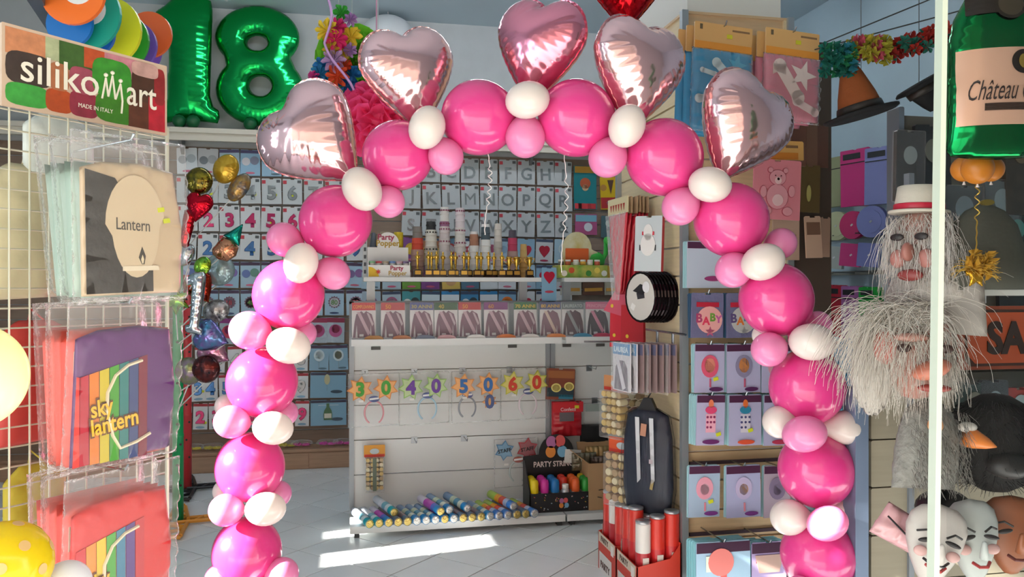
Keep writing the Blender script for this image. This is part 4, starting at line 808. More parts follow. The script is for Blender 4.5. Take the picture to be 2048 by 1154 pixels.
FL = [(682, 28, 20, '#3fae3f'), (700, 40, 15, '#b48ac4'), (655, 62, 26, '#e8cc3c'), (702, 76, 26, '#e6c63a'), (676, 52, 18, '#e03a86'), (672, 80, 24, '#e8347e'), (684, 108, 22, '#e2c840'), (702, 100, 16, '#b08ac0'), (668, 122, 26, '#c0a0cc'), (645, 132, 20, '#2a7ab8'), (640, 150, 22, '#2f86b8'), (676, 152, 26, '#e2582e'), (704, 150, 22, '#2274b0'), (692, 172, 22, '#2a6fb0'), (628, 152, 12, '#d84a9a'), (648, 168, 16, '#c83a2a'), (690, 130, 14, '#d8502a'), (662, 98, 18, '#d6b83a')]
for i, (x, y, r, c) in enumerate(FL):
    q = cp(x, y, 4.1 - .03 * (i % 3)) - p0; q = Vector((q.x * CA - q.y * SA, q.x * SA + q.y * CA, q.z))
    flower(ga, q, r * 4.1 / FPX, c, 6 + i % 3, i * .7, (RND.uniform(-.4, .4), 0, RND.uniform(-.4, .4)))
    flower(ga, q + Vector((0, .03, .01)), r * 4.1 / FPX * .9, c, 6, i * 1.3, (RND.uniform(-.5, .5), 0, RND.uniform(-.5, .5)))
obj('string', MB().tube([(0, .02, 1.0), (0, .02, -.22)], .003, 5).mesh('string', '#a8b0b0'), ga)
rb = [cp(655 + 8 * math.sin(i * .5) + max(0, i - 8) * 5.5, -6 + i * 11.5, 4.0) for i in range(24)]
tag(obj('curled_ribbon', MB().tube(rb, .007, 5).mesh('curled_ribbon', M('#c8a0d8', rough=.2))), 'lavender curled ribbon trailing from the flower garland', 'ribbon')
tag(obj('curling_ribbon', MB().tube([cp(753, -20, 4.2), cp(753, 185, 4.2)], .004, 5).mesh('curling_ribbon', '#c890b0')), 'thin pink ribbon hanging behind the left foil heart', 'ribbon')
def pompom(px, py, rp, d, col, lab, n=190, cols=None):
    t = thing('tissue_pompom', lab, 'pompom', cp(px, py, d)); r = rp * d / FPX; mb = MB()
    for i in range(n):
        z = 1 - 2 * (i + .5) / n; a = i * 2.39996; s = math.sqrt(1 - z * z); dv = Vector((s * math.cos(a), s * math.sin(a), z)); u = dv.orthogonal().normalized(); u.rotate(Matrix.Rotation(RND.uniform(0, 6), 3, dv)); w = dv.cross(u)
        R1 = r * RND.uniform(.82, 1.05); sz = r * RND.uniform(.22, .36)
        pts = [dv * (R1 * .45), dv * (R1 * .8) + u * sz * .8, dv * (R1 * .96) + u * sz + w * sz * .3, dv * R1 + u * sz * .2 + w * sz * .55, dv * (R1 * .97) - u * sz * .5 + w * sz * .2, dv * (R1 * .82) - u * sz * .9]
        mb.add(pts, [(0, 1, 2, 3), (0, 3, 4, 5)], 0)
    o = obj('tissue_petals', mb.mesh('tissue_petals', M(col, rough=.8, trans=.45)), t); o['kind'] = 'stuff'
    obj('core', MB().lathe([(.001, -r * .5), (r * .4, -r * .3), (r * .5, 0), (r * .4, r * .3), (.001, r * .5)], 12).mesh('core', col), t); obj('string', MB().tube([(0, 0, r * .4), (0, 0, ZC - t.location.z)], .002, 4).mesh('string', '#b0b8b8'), t)
pompom(704, 128, 76, 4.5, '#74c22e', 'bright green tissue pompom behind the left hearts')
pompom(756, 238, 84, 4.05, '#ff5c9c', 'hot pink tissue pompom behind the upper left bend of the arch')
# box-like games on the ledge behind the arch top
for k, (px, py, w, h, c, lab) in enumerate(((925, 215, .20, .16, '#3a4f9a', 'blue and yellow printed bag on the ledge behind the arch top'), (1190, 225, .42, .30, '#14161a', 'black costume bag leaning on the ledge right of the arch top'), (1310, 190, .30, .36, '#101214', 'black hat bag standing by the pillar top'))):
    p = oy(px, py, 6.93); t = thing('ledge_bag', lab, 'bag', (p.x, 6.93, 2.801))
    obj('bag_body', inflate([(-w / 2, 0), (w / 2, 0), (w * .46, h), (-w * .48, h * .93)], n=24, k=.35, crinkle=.2, freq=9, wd=.6, flat=.06).mesh('bag_body', M(c, rough=.35, bump=.2), True), t)
    obj('print', rect_me(w * .5, h * .35, '#d8b83a' if k == 0 else '#2a2c30'), t, (0, -.063, h * .5))

# ---------------------------------------------------------------- left: wire rack with sky lanterns
TX, TY = .51 * CA + .86 * SA, -.51 * SA + .86 * CA; RTH = math.atan2(TY, TX)
RO = cp(10, 577, 2.0); RO.z = 0; NX, NY = math.sin(RTH), -math.cos(RTH)
def rk(s, off, z): return Vector((RO.x + s * TX + off * NX, RO.y + s * TY + off * NY, z))
def rkpx(px, py, off):
    "point on the plane parallel to the rack, off in front of it, seen at a pixel"
    u = (px - 1024) / FPX; ox_, oz_ = -1.268 + .86 * off, 2.0 - .51 * off
    s = (u * oz_ - ox_) / (.51 - u * .86); d = oz_ + .86 * s
    return rk(s, off, EYE + (577 - py) / FPX * d)
rack = thing('wire_rack', 'white wire mesh display rack standing at the left edge', 'rack', rk(0, 0, 0), (0, 0, RTH))
WIRE = M('#c9c8b4', rough=.35, metal=.4)
for k in range(13): obj('wire', MB().tube([(-.14 + .05 * k, 0, .02), (-.14 + .05 * k, 0, 1.98)], .0026 if k % 12 else .006, 6).mesh('wire', WIRE), rack)
for k in range(39): obj('wire', MB().tube([(-.14, .004, .05 + .05 * k), (.46, .004, .05 + .05 * k)], .0024, 5).mesh('wire', WIRE), rack)
for x in (-.14, .46): obj('foot', MB().bev(x - .012, x + .012, -.22, .22, 0, .02, .003).mesh('foot', WIRE), rack)
# header sign
a, b = rkpx(8, 130, .02), rkpx(327, 200, .02); sw = (b - a).length if False else math.hypot(b.x - a.x, b.y - a.y); c = (a + b) / 2
sg = thing('brand_sign', 'silikomart sign with photo print of moulds, on top of the wire rack', 'sign', (c.x, c.y, 0), (0, 0, RTH))
zt, zb = rkpx(170, 95, .02).z, rkpx(170, 236, .02).z; zm = (zt + zb) / 2; sh = zt - zb
obj('board', MB().bev(-sw / 2 - .008, sw / 2 + .008, -.004, .006, zb - .008, zt + .008, .002).mesh('board', M('#c8b09a', rough=.3)), sg)
cells = [((0, .66, .25, 1), '#c0805a'), ((.22, .7, .36, 1), '#a8b08a'), ((.30, .62, .5, 1), '#3f5f2a'), ((.45, .72, .62, 1), '#b8502a'), ((.58, .70, .8, 1), '#b87a84'), ((0, .28, .26, .72), '#40342e'), ((0, 0, .24, .30), '#3f9a3f'), ((.22, 0, .38, .32), '#a8481f'), ((.24, .3, .36, .68), '#a86a48'), ((.36, 0, .54, .36), '#8a3040'), ((.36, .32, .52, .70), '#9a4a5a'), ((.52, 0, .80, .42), '#3f7a22'), ((.5, .36, .76, .92), '#3a8a2c'), ((.76, .3, .95, .92), '#4a3022'), ((.74, 0, .92, .4), '#5a3422'), ((.88, 0, 1, .5), '#b02432'), ((.92, .4, 1, .96), '#8a2a2a'), ((.76, .78, .95, 1), '#b8928a')]
for i, ((x0, z0, x1, z1), col) in enumerate(cells):
    cx_, cz_ = (x0 + x1) / 2, (z0 + z1) / 2; rx, rz = (x1 - x0) / 2, (z1 - z0) / 2
    if i in (0, 1, 2, 3, 4, 14, 15): pts = [(x0, z0), (x1, z0), (x1, z1), (x0, z1)]
    else: pts = [(cx_ + rx * (abs(math.cos(q)) ** .55) * (1 if math.cos(q) > 0 else -1), cz_ + rz * (abs(math.sin(q)) ** .55) * (1 if math.sin(q) > 0 else -1)) for q in [2 * math.pi * j / 20 for j in range(20)]]
    obj('photo_print', MB().poly([(-sw / 2 + sw * x, zb + sh * z) for x, z in pts], -.0046 - .0001 * i, -.0042).mesh('photo_print', M(col, rough=.35, noise=.18, nscale=40)), sg)
CREAM = M('#e6e2d2', rough=.4)
obj('lettering', text_me('siliko', sh * .56, CREAM, ext=.0006, off=.0004, width=sw * .46), sg, (-sw * .19, -.0075, zm + .004))
mm = MB(); zz = [(.0, .0), (.018, .34), (.03, .05), (.05, .40), (.065, .03), (.09, .30), (.10, .02), (.095, -.18)]
for i in range(len(zz) - 1): mm.tube([(zz[i][0] * sw * 1.35, 0, zz[i][1] * sh * .9), (zz[i + 1][0] * sw * 1.35, 0, zz[i + 1][1] * sh * .9)], .0028, 5)
for q in (1, 3, 5): mm.lathe([(.001, -.006), (.005, -.003), (.006, 0), (.005, .003), (.001, .006)], 8, c=(zz[q][0] * sw * 1.35, 0, zz[q][1] * sh * .9 + .008))
obj('lettering', mm.mesh('lettering', CREAM), sg, (sw * .06, -.008, zm - .034))
obj('lettering', text_me('art', sh * .56, CREAM, ext=.0006, off=.0004, width=sw * .21), sg, (sw * .33, -.0075, zm - .006))
obj('lettering', text_me('MADE IN ITALY', sh * .085, CREAM, ext=.0004, width=sw * .22), sg, (.01, -.0075, zb + sh * .16))
# lantern packets
def lantern(stack, i, n, p, tilt):
    w, h = .275, .345
    if stack == 0: col, lab = '#c4ae90', 'cream Lantern packet in a clear bag, top of the wire rack'
    elif stack == 1: col, lab = '#5c2a6a', 'purple striped sky lantern packet in a clear bag, middle of the rack'
    else: col, lab = '#cf2f30', 'red striped sky lantern packet in a clear bag, bottom of the rack'
    front = i == n - 1
    if not front:
        col = ['#9fb8ae', '#e0574a', '#e25048'][stack]; lab = ['pale', 'red', 'bright red'][stack] + ' lantern packet edge ' + f'{ORD[n - 2 - i]} behind the front one, {["top", "middle", "bottom"][stack]} stack'
    t = thing('lantern_packet', lab, 'packet', p, (math.radians(tilt + (n - 1 - i) * -1.2), math.radians(RND.uniform(-1.5, 1.5)), RTH + RND.uniform(-.03, .03)), 'sky lantern packets')
    if front: out = [(-w / 2, -h), (w / 2, -h + .012), (w / 2 + .006, -h * .45), (w / 2 - .018, -.012), (w * .1, 0), (-w * .3, -.01), (-w / 2, -.03)]
    else: out = [(-w / 2, -h), (w / 2, -h), (w / 2, -.01), (-w / 2, -.01)]
    obj('packet_body', inflate(out, n=44 if front else 12, k=.22, flat=.012, crinkle=.3 if front else 0, freq=19, wd=.5).mesh('packet_body', M(col, rough=.32, bump=.12, nscale=14), True), t, (0, 0, -.05))
    f = -.0135
    if front and stack == 0:
        def pt(x, z): return (-w / 2 + w * x, -.05 - h * z)
        obj('night_print', MB().poly([pt(.02, .10), pt(.30, .14), pt(.62, .5), pt(.67, .80), pt(.67, .96), pt(.02, .985)], f - .001, f).mesh('night_print', M('#37332f', rough=.3, bump=.2, nscale=30)), t)
        obj('bulb_print', MB().poly([pt(.5 + .30 * math.cos(q) * (1 if math.sin(q) > 0 else .8), .48 - .38 * math.sin(q)) for q in [2 * math.pi * j / 28 for j in range(28)]], f - .0022, f - .001).mesh('bulb_print', M('#ccb99b', rough=.35)), t)
        obj('bulb_print', MB().poly([pt(.36, .78), pt(.72, .765), pt(.73, .80), pt(.36, .815)], f - .0034, f - .002).mesh('bulb_print', '#dcd0b8'), t)
        fl_ = obj('flame_print', MB().poly([pt(.55, .76), pt(.52, .71), pt(.555, .63), pt(.59, .70), pt(.575, .76)], f - .0034, f - .002).mesh('flame_print', '#3a332c'), t); obj('flame_print', MB().poly([pt(.55, .755), pt(.54, .725), pt(.556, .69), pt(.57, .725), pt(.562, .755)], f - .0044, f - .003).mesh('flame_print', '#d8caa8'), fl_)
        obj('lettering', text_me('Lantern', .044, '#4a443c', ext=.0005, width=.092), t, (-w / 2 + w * .47, f - .003, -.05 - h * .47))
        for x, z in ((.76, .34), (.82, .42)): obj('price_sticker', rect_me(.020, .012, '#c8d018'), t, (-w / 2 + w * x, f - .001, -.05 - h * z), (0, -.2, 0))
    elif front:
        ob = -.06 if stack == 1 else -.0
        cs = ['#b8293c', '#d87a24', '#c8b42a', '#4a9a30', '#2f7a78', '#3f4a7a', '#7a2638'] if stack == 1 else ['#c83038', '#e08a2c', '#d8b82a', '#4fa03a', '#3f7a98', '#5a3a80', '#c03038']
        for j, c_ in enumerate(cs):
            x = .02 + .095 * j; sl = .06
            zt_ = (.36 - .02 * j) if stack == 1 else (.34 - .02 * j)
            def pt(x, z): return (-w / 2 + w * x, -.05 - h * z)
            obj('stripe', MB().poly([pt(x, zt_), pt(x + .088, zt_ - .02), pt(x + .088 + sl * .7, .985), pt(x + sl * .7, .99)], f - .001, f).mesh('stripe', M(c_, rough=.3)), t)
        if stack == 1: obj('stripe', MB().poly([pt(-.0, .35), pt(.04, .36), pt(.06, .99), pt(0, .995)], f - .001, f).mesh('stripe', '#d8403a'), t)
        ol = [(-w / 2 + w * x, f - .003, -.05 - h * z) for x, z in ((.62, .26), (.48, .29), (.36, .36), (.29, .48), (.29, .62), (.36, .80), (.44, .90), (.60, .87), (.74, .82))]
        obj('lantern_outline', MB().tube(ol, .0042, 5).mesh('lantern_outline', M('#e0d4b8', rough=.4)), t)
        for word, x, z, wd_ in (('sky', .24, .60, .058), ('lantern', .37, .70, .125)):
            obj('lettering', text_me(word, .062, '#6a3a1a', ext=.0003, off=.0045, width=wd_ * 1.06), t, (-w / 2 + w * x, f - .0045, -.05 - h * z), (0, -.14, 0)); obj('lettering', text_me(word, .058, '#e6b62a', ext=.0005, off=.0012, width=wd_), t, (-w / 2 + w * x, f - .006, -.05 - h * z), (0, -.14, 0))
    if not front and i == n - 2: obj('code_label', rect_me(.03, .06, '#d8d0b8'), t, (-w / 2 + .022, -.013, -.14))
    W2, H2 = w + .045, h + .085
    if front or i in (0, 2): obj('clear_bag', inflate([(-W2 / 2, -H2), (W2 / 2, -H2 + .01), (W2 / 2, 0), (-W2 / 2, -.01)], n=40 if front else 14, k=.25, flat=.02, crinkle=.6 if front else .2, freq=31, wd=.7).mesh('clear_bag', FILM, True), t, (0, -.002, .02))
for st, (px, py) in enumerate(((262, 286), (258, 612), (250, 946))):
    n = 6
    for i in range(n):
        q = rkpx(px, py, .22); off = -.032 * (n - 1 - i)
        lantern(st, i, n, q + Vector((NX * off, NY * off, .0)), [-2, 3, 2][st])
    e = rkpx(px, py - 8, .25); b0 = Vector((e.x - NX * .25, e.y - NY * .25, e.z - .01))
    obj('hook', MB().tube([(0, 0, 0), (0, -.25, .008), (0, -.262, .022)], .003, 6).mesh('hook', M('#b8bcbe', rough=.25, metal=.9)), rack, Matrix.Rotation(-RTH, 3, 'Z') @ (b0 - rack.location))
for px, py, w, h, c, lab in ((72, 640, .20, .33, '#b83a34', 'red cloth bag hanging behind the wire rack'), (72, 925, .17, .26, '#b8a832', 'mustard yellow cloth bag hanging low behind the wire rack'), (120, 230, .2, .22, '#d2dcda', 'pale plastic bag hanging high behind the wire rack'), (60, 330, .22, .36, '#c9c2a0', 'beige packet hanging behind the rack near the Lantern stack')):
    q = rkpx(px, py, -.08); t = thing('hanging_bag', lab, 'bag', q, (0, 0, RTH), 'bags behind the wire rack')
    obj('bag_body', inflate([(-w / 2, -h), (w / 2, -h * .97), (w * .47, -.03), (w * .2, 0), (-w * .25, 0), (-w * .5, -.04)], n=24, k=.3, crinkle=.2, freq=11, wd=.7, flat=.035).mesh('bag_body', M(c, rough=.6, bump=.3), True), t); obj('loop', MB().tube([(-.02, .0, 0), (0, .03, .03), (.02, .0, 0)], .003, 5).mesh('loop', c), t)
# coloured ring cut-outs at the top left
rg = thing('ring_garland', 'hanging garland of overlapping coloured number rings above the sign', 'garland', cp(180, 20, 3.0), (0, 0, -YAW))
RG = [(262, 98, 62, 3.5, '#6f4fb0', '#c8383a', 0), (298, 70, 46, 3.42, '#d8622a', '#3f9a3a', 0), (262, 92, 52, 3.3, '#6b52ae', '#d03a3a', .55), (238, 82, 60, 3.2, '#2f9a34', '#2f9a34', 0), (215, 62, 68, 3.1, '#cfd42a', '#cfd42a', 0), (190, 70, 40, 3.02, '#1f5fb8', '#1f5fb8', 0), (172, 30, 70, 2.95, '#1a9a88', '#dfe6e8', .42), (140, 48, 46, 2.9, '#1b6fc0', '#1b6fc0', 0), (147, -14, 64, 2.82, '#e8722c', '#e2e6e8', .5)]
for x, y, r, d, c, c2, hr in RG:
    q = cp(x, y, d) - rg.location; q = Vector((q.x * CA - q.y * SA, q.x * SA + q.y * CA, q.z)); R_ = r * d / FPX
    o = obj('ring', MB().disc(0, 0, R_, -.008, .008, n=32).mesh('ring', M(c, rough=.35)), rg, q)
    if hr: obj('ring_centre', MB().disc(R_ * .18, R_ * .12, R_ * hr, -.010, -.008, n=24).mesh('ring_centre', M(c2, rough=.35)), o)
    if c == '#e8722c': obj('lettering', text_me('12', R_ * .5, '#5a4a48', ext=.0005), o, (R_ * .72, -.0095, R_ * .05), (0, .9, 0))
obj('cord', MB().tube([(.3, .6, .25), (-.3, -.5, .35)], .003, 5).mesh('cord', '#9aa6a8'), rg)
tag(obj('steel_rail', MB().tube([cp(40, -60, 2.5), cp(118, 66, 3.3)], .034, 4).mesh('steel_rail', M('#566470', rough=.4, metal=.3))), 'dark grey steel rail slanting behind the sign at the top corner', 'rail')

# ---------------------------------------------------------------- stick-balloon stands
def stand(px, py, col, fc, lab, H, flab):
    p = oz(px, py, .03); t = thing('balloon_stand', lab, 'stand', (p.x, p.y, 0), (0, 0, .35))
    po = obj('pole', MB().lathe([(.034, .02), (.034, .55), (.036, .555), (.036, .57), (.033, .575), (.033, 1.1), (.035, 1.11), (.032, 1.12), (.031, H)], 14).mesh('pole', ML(col, rough=.35), True), t)
    for k in range(10): obj('hole', disc_me(.008, '#17201c', n=10), po, (.01 * (-1) ** k, -.0345, .25 + .13 * k))
    for k in range(4):
        L, w0, w1 = .36, .10, .05
        f = MB(); f.box(0, L, -.012, .012, 0, .03)
        f = MB(); T = [(0, -.06), (L, -.03), (L, .03), (0, .06)]
        for q0, q1 in ((0, 1), (1, 2), (2, 3)): f.tube([(T[q0][0], T[q0][1], .025), (T[q1][0], T[q1][1], .015)], .013, 6)
        f.tube([(.10, -.05, .022), (.15, .047, .02)], .011, 6).tube([(.24, -.04, .018), (.20, .045, .02)], .011, 6)
        obj('foot', f.mesh('foot', ML(fc, rough=.4)), t, rot=(0, 0, k * math.pi / 2 - .2))
    return t
stand(356, 1038, '#0f9a58', '#dc922e', 'green plastic pole stand with orange feet for stick balloons', 1.75, 0)
stand(374, 972, '#c8353a', '#17181a', 'red plastic pole stand with black feet behind the green one', 1.6, 0)
def foil(name, pts, px, py, d, col, lab, n=34, rough=.12, metal=.9, rot=0, k=.8, stick=(0, -.4), pr=(), noise=0, col2=None):
    t = thing(name, lab, 'balloon', cp(px, py, d), (0, math.radians(rot), -YAW), 'small foil balloons on sticks')
    obj('foil_body', inflate(pts, n=n, k=k, crinkle=.08, freq=24, wd=.3).mesh('foil_body', M(col, rough=rough, metal=metal, bump=.1, nscale=25, noise=noise, col2=col2), True), t)
    for nm, me, x, y, z in pr: obj(nm, me, t, (x, y, z))
    zmin = min(q[1] for q in pts); P_ = oz(356, 1038, .03); P_ = Vector((P_.x, P_.y, max(.6, min(1.7, t.location.z - .28)))) - t.location
    P_ = Euler((0, math.radians(rot), -YAW)).to_matrix().inverted() @ P_
    obj('stick', MB().tube([(0, .0, zmin + .012), tuple(P_)], .004, 6).mesh('stick', '#e6e6e2'), t)
    return t
d = 4.9
foil('foil_balloon', circ(0, 0, .085, 28), 398, 362, d, '#3a3a2c', 'small black and gold foil balloon at the top of the stick balloons', noise=.5, col2='#a8922e')
foil('foil_balloon', heart(.17, 40), 398, 410, d - .05, '#c01028', 'small red foil heart on a stick among the stick balloons', rot=12)
foil('foil_balloon', circ(0, 0, .08, 28, .095), 452, 338, d + .1, '#c9a030', 'small yellow foil balloon standing out at the top right of the sticks', rot=25, metal=.5)
foil('foil_balloon', circ(0, 0, .06, 24, .10), 478, 375, d + .12, '#b88a2c', 'small amber and grey foil balloon below the yellow one', rot=35, metal=.5, noise=.4, col2='#5f6a78')
foil('foil_balloon', [(-.07, -.05), (-.05, -.075), (.0, -.08), (.05, -.06), (.075, 0), (.06, .05), (0, .075), (-.06, .05)], 452, 498, d, '#c88a68', 'small copper foil balloon with a pointed teal hat', rot=35, pr=[('pointed_hat', inflate([(-.06, 0), (.06, 0), (0, .13)], n=20, k=.7).mesh('pointed_hat', M('#1f9a88', rough=.15, metal=.9), True), 0, -.01, .06)])
foil('foil_balloon', circ(0, 0, .05, 24, .06), 405, 532, d - .1, '#5aa848', 'small green speckled foil balloon beside the silver digit', noise=.4, col2='#b8d838', rot=30)
foil('foil_balloon', circ(0, 0, .10, 28), 438, 540, d + .12, '#9ab0b4', 'round pale foil balloon with dark specks behind the stick balloons', metal=.4, noise=.2)
foil('foil_balloon', circ(0, 0, .075, 24, .05), 372, 510, d, '#b8c0c4', 'crumpled silver foil balloon at the left of the sticks', rot=-60)
foil('foil_balloon', heart(.19, 40), 398, 572, d + .06, '#c8451e', 'orange red foil balloon behind the silver digit one', rot=-30, noise=.3, col2='#8a1f1f')
foil('foil_digit', [(-.045, -.19), (.055, -.20), (.06, -.165), (.04, -.15), (.045, .15), (.03, .18), (-.02, .175), (-.075, .13), (-.07, .085), (-.03, .09), (-.025, -.14), (-.05, -.15)], 392, 602, d - .15, '#d5dade', 'silver foil balloon shaped as digit one among the stick balloons', n=60, metal=1.0, k=.9, rot=6)
foil('foil_balloon', circ(0, 0, .085, 26, .07), 432, 622, d, '#2a2a2e', 'black and white spotted foil balloon at the right of the silver digit', rot=-20, metal=.5, noise=.6, col2='#d8d4d6')
foil('foil_balloon', heart(.20, 40), 418, 672, d - .08, '#8a5aa8', 'purple swirled foil heart below the silver digit', metal=.7, rot=-70, noise=.5, col2='#4a9ac0')
foil('foil_balloon', heart(.19, 40), 425, 702, d + .02, '#b85a90', 'mauve foil heart under the purple swirled one', metal=.7, rot=-60, noise=.4, col2='#d8b8c0')
foil('foil_balloon', circ(0, 0, .085, 28), 412, 738, d - .06, '#23242c', 'round black printed foil balloon low on the sticks', metal=.6, noise=.5, col2='#7a2a22')
foil('foil_balloon', circ(0, 0, .085, 28), 378, 742, d - .02, '#9a78a0', 'round lilac and green foil balloon lowest on the sticks', metal=.6, noise=.5, col2='#8a9a3a')
foil('foil_balloon', [(-.03, -.12), (.03, -.12), (.04, .10), (0, .12), (-.04, .10)], 375, 455, d - .02, '#b81a28', 'narrow red foil balloon under the red heart', rot=12)
foil('foil_balloon', star_pts if False else [((.10 if i % 2 == 0 else .05) * math.sin(math.pi * i / 6), (.10 if i % 2 == 0 else .05) * math.cos(math.pi * i / 6)) for i in range(12)], 352, 600, d, '#2a9a4a', 'green and gold foil star cluster at the left of the silver digit', metal=.8, noise=.6, col2='#c8d83a')

# ---------------------------------------------------------------- balloons beside the camera, outside the door
def street_balloon(px, py, r, d, col, lab, dots=0, col2=None):
    p = cp(px, py, d); t = thing('street_balloon', lab, 'balloon', p, (0, 0, -YAW), 'balloons outside the shop door')
    R_ = r * d / FPX
    o = obj('balloon_body', MB().lathe(bigprof(R_), 40).mesh('balloon_body', M(col, rough=.2, trans=.3), True), t)
    obj('knot', knot_me['w'], t, (0, 0, -R_ * 1.04), scale=(.22,) * 3)
    for k in range(dots):
        z = 1 - 2 * (k + .5) / dots; a = k * 2.4; s = math.sqrt(1 - z * z); dv = Vector((s * math.cos(a), s * math.sin(a), z))
        obj('dot', disc_me(R_ * .13, col2, n=16, th=.0008), o, dv * R_ * 1.0, dv.to_track_quat('-Y', 'Z').to_euler())
    obj('string', MB().tube([(0, 0, -R_ * 1.05), (.01, 0, -p.z + .01)], .0012, 4).mesh('string', '#e0e0dc'), t)
street_balloon(14, 1128, 84, 1.6, '#f0d516', 'yellow balloon with pale polka dots in the lower left corner', 26, '#d8b070')
street_balloon(134, 1168, 46, 1.68, '#f2f2f4', 'white balloon beside the yellow polka dot balloon')
street_balloon(-62, 752, 106, 1.35, '#fbf6c8', 'sunlit pale yellow balloon cut off by the left edge')
# ---------------------------------------------------------------- pillar, front face: baby balloon packets
def hanger(x, y, z, L, rotz=0.0):
    obj('hook', MB().tube([(0, 0, 0), (0, -L, .006), (0, -L - .012, .022)], .003, 6).mesh('hook', M('#9aa0a4', rough=.25, metal=.9)), pl, (x, y, z), (0, 0, rotz))
TEAL = '#a8d4dc'
def ppack(px0, px1, py0, py1, off, n, col, label, prints, head=None, gap=.014, edge=TEAL, grp='baby balloon packets on the pillar', film=False, sticker=None):
    y = PY0 - off
    a, b = oy(px0, py0, y), oy(px1, py1, y); w = b.x - a.x; h = a.z - oy(px0, py1, y).z; xm = (a.x + b.x) / 2
    for i in range(n):
        yy = y + gap * (n - 1 - i); front = i == n - 1
        o = pack('baby_packet', w, h, col if front else edge, (xm - (n - 1 - i) * .0035, yy, a.z + (n - 1 - i) * .0), label if front else f'{ORD[n - 2 - i]} packet behind the {label}', 'balloon packet', grp, t=.005, head=head if front else None, roll=RND.uniform(-1.2, 1.2), tilt=RND.uniform(-1, 1),
                 prints=[(nm, me, x * w, -z * h) for nm, me, x, z in prints] if front else (), film=film and front)
        if front and sticker: obj('price_sticker', rect_me(.024, .016, '#d8e02a'), o, (sticker[0] * w, -.006, -sticker[1] * h), (0, -.3, 0))
    hanger(xm, PY0 + .012, a.z - .006, off + .02)
    return w, h
PUR = '#4e2444'; LIL = '#b9b8d8'
HR = .023
def oval(c): return ('logo', disc_me(.034, c, .010), .22, .93)
ppack(1374, 1482, 482, 576, .12, 3, '#c3cfe0', 'wide pale lilac packet with coral heart on the pillar', [('print', MB().poly(heart(.09, 26), -.002, 0).mesh('print', '#e0606a'), .38, .22), ('logo', disc_me(.045, '#a03a78', .012), -.02, .80)], (PUR, .03))
for k, (x0, x1) in enumerate(((1383, 1447), (1452, 1512))):
    w, h = ppack(x0, x1, 586, 676, .16, 3, M('#8f8fb8', rough=.15, metal=.5, bump=.25, nscale=22), ['shiny foil packet with pink round BABY print', 'shiny foil packet with pale blue round BABY print'][k],
          [('print', disc_me(.062, ['#e8a8a4', '#b8b8b4'][k]), .06, .60), ('print', rect_me(.11, .022, '#b8203a'), 0, .26), ('foil_digit', text_me('B', .055, ['#a8406a', '#5a4a78'][k], ext=.001, off=.002), -.26, .56), ('foil_digit', text_me('A', .05, ['#d83a5a', '#d8742a'][k], ext=.001, off=.002), -.05, .62), ('foil_digit', text_me('B', .05, ['#6a9a3a', '#3a7a9a'][k], ext=.001, off=.002), .16, .54), ('foil_digit', text_me('Y', .045, ['#c05a9a', '#c8783a'][k], ext=.001, off=.002), .34, .58), ('print', star_me(.025, .011, 5, ['#c05a80', '#5a5a78'][k]), .08, .86)], edge='#3a5a78')
for k, (x0, x1) in enumerate(((1390, 1449), (1453, 1520), (1524, 1580))):
    ppack(x0, x1, 688, 786, .14, 3, LIL, ['lilac packet with pink oval baby balloon print, upper pair', 'lilac packet with frilled orange round print, upper pair', 'lilac packet partly behind the arch, upper row'][k],
          [('print', disc_me(.042, ['#e05a78', '#8f8aa8', '#e0a0b0'][k], .052), .0, .46), ('print', disc_me(.026, ['#e8907a', '#e89a5a', '#e8c0c8'][k], .034), .0, .44), ('ribbon', rect_me(.008, .04, '#c05a78'), .02, .80), oval('#5c2a5e')], (PUR, .03), sticker=(.2, .72) if k == 0 else None)
for k, (x0, x1) in enumerate(((1394, 1450), (1458, 1522), (1528, 1590))):
    bt = [('print', rect_me(.048, .085, ['#f0b0c4', '#d8d4e0', '#e0a060'][k]), .0, .56), ('print', disc_me(.028, ['#e04a78', '#2f88a8', '#d85a4a'][k], .018), .0, .30), ('print', disc_me(.012, ['#e8805a', '#e8763a', '#c8b03a'][k], .02), .0, .18)] + [('spot', disc_me(.006, ['#8a2a5a', '#4a4a7a', '#8a5a3a'][k], n=8), -.12 + .12 * (i % 3), .44 + .10 * (i // 3)) for i in range(8)]
    ppack(x0, x1, 790, 892, .15, 5, LIL, ['lilac packet with pink baby bottle print', 'lilac packet with blue baby bottle print', 'lilac packet with orange print, half behind the arch'][k], bt + [('logo', disc_me(.042, ['#6a2a6a', '#e05a3a', '#c03a5a'][k], .011), .02, .93)], (PUR, .032), sticker=((.28, .78), (.15, .70), None)[k])
for k, (x0, x1) in enumerate(((1378, 1440), (1452, 1520), (1528, 1580))):
    ppack(x0, x1, 932, 1036, .12, 2, ['#a9c0d8', '#b4b8dc', '#b8a8b8'][k], ['lilac packet with pink oval baby balloon print, lower pair', 'lilac packet with pale frilled sunny print, lower pair', 'pink bordered packet half behind the arch, lower row'][k],
          [('print', disc_me(.042, ['#e8a0b4', '#c8bce0', '#8a7a98'][k], .052), .0, .44), ('print', disc_me(.022, ['#d8b0c0', '#e8a85a', '#a88a9a'][k], .026), .0, .46), ('ribbon', rect_me(.008, .04, '#e08a98'), .02, .80), oval('#7a3a8a')], (PUR, .034), sticker=(.2, .70) if k == 0 else None)
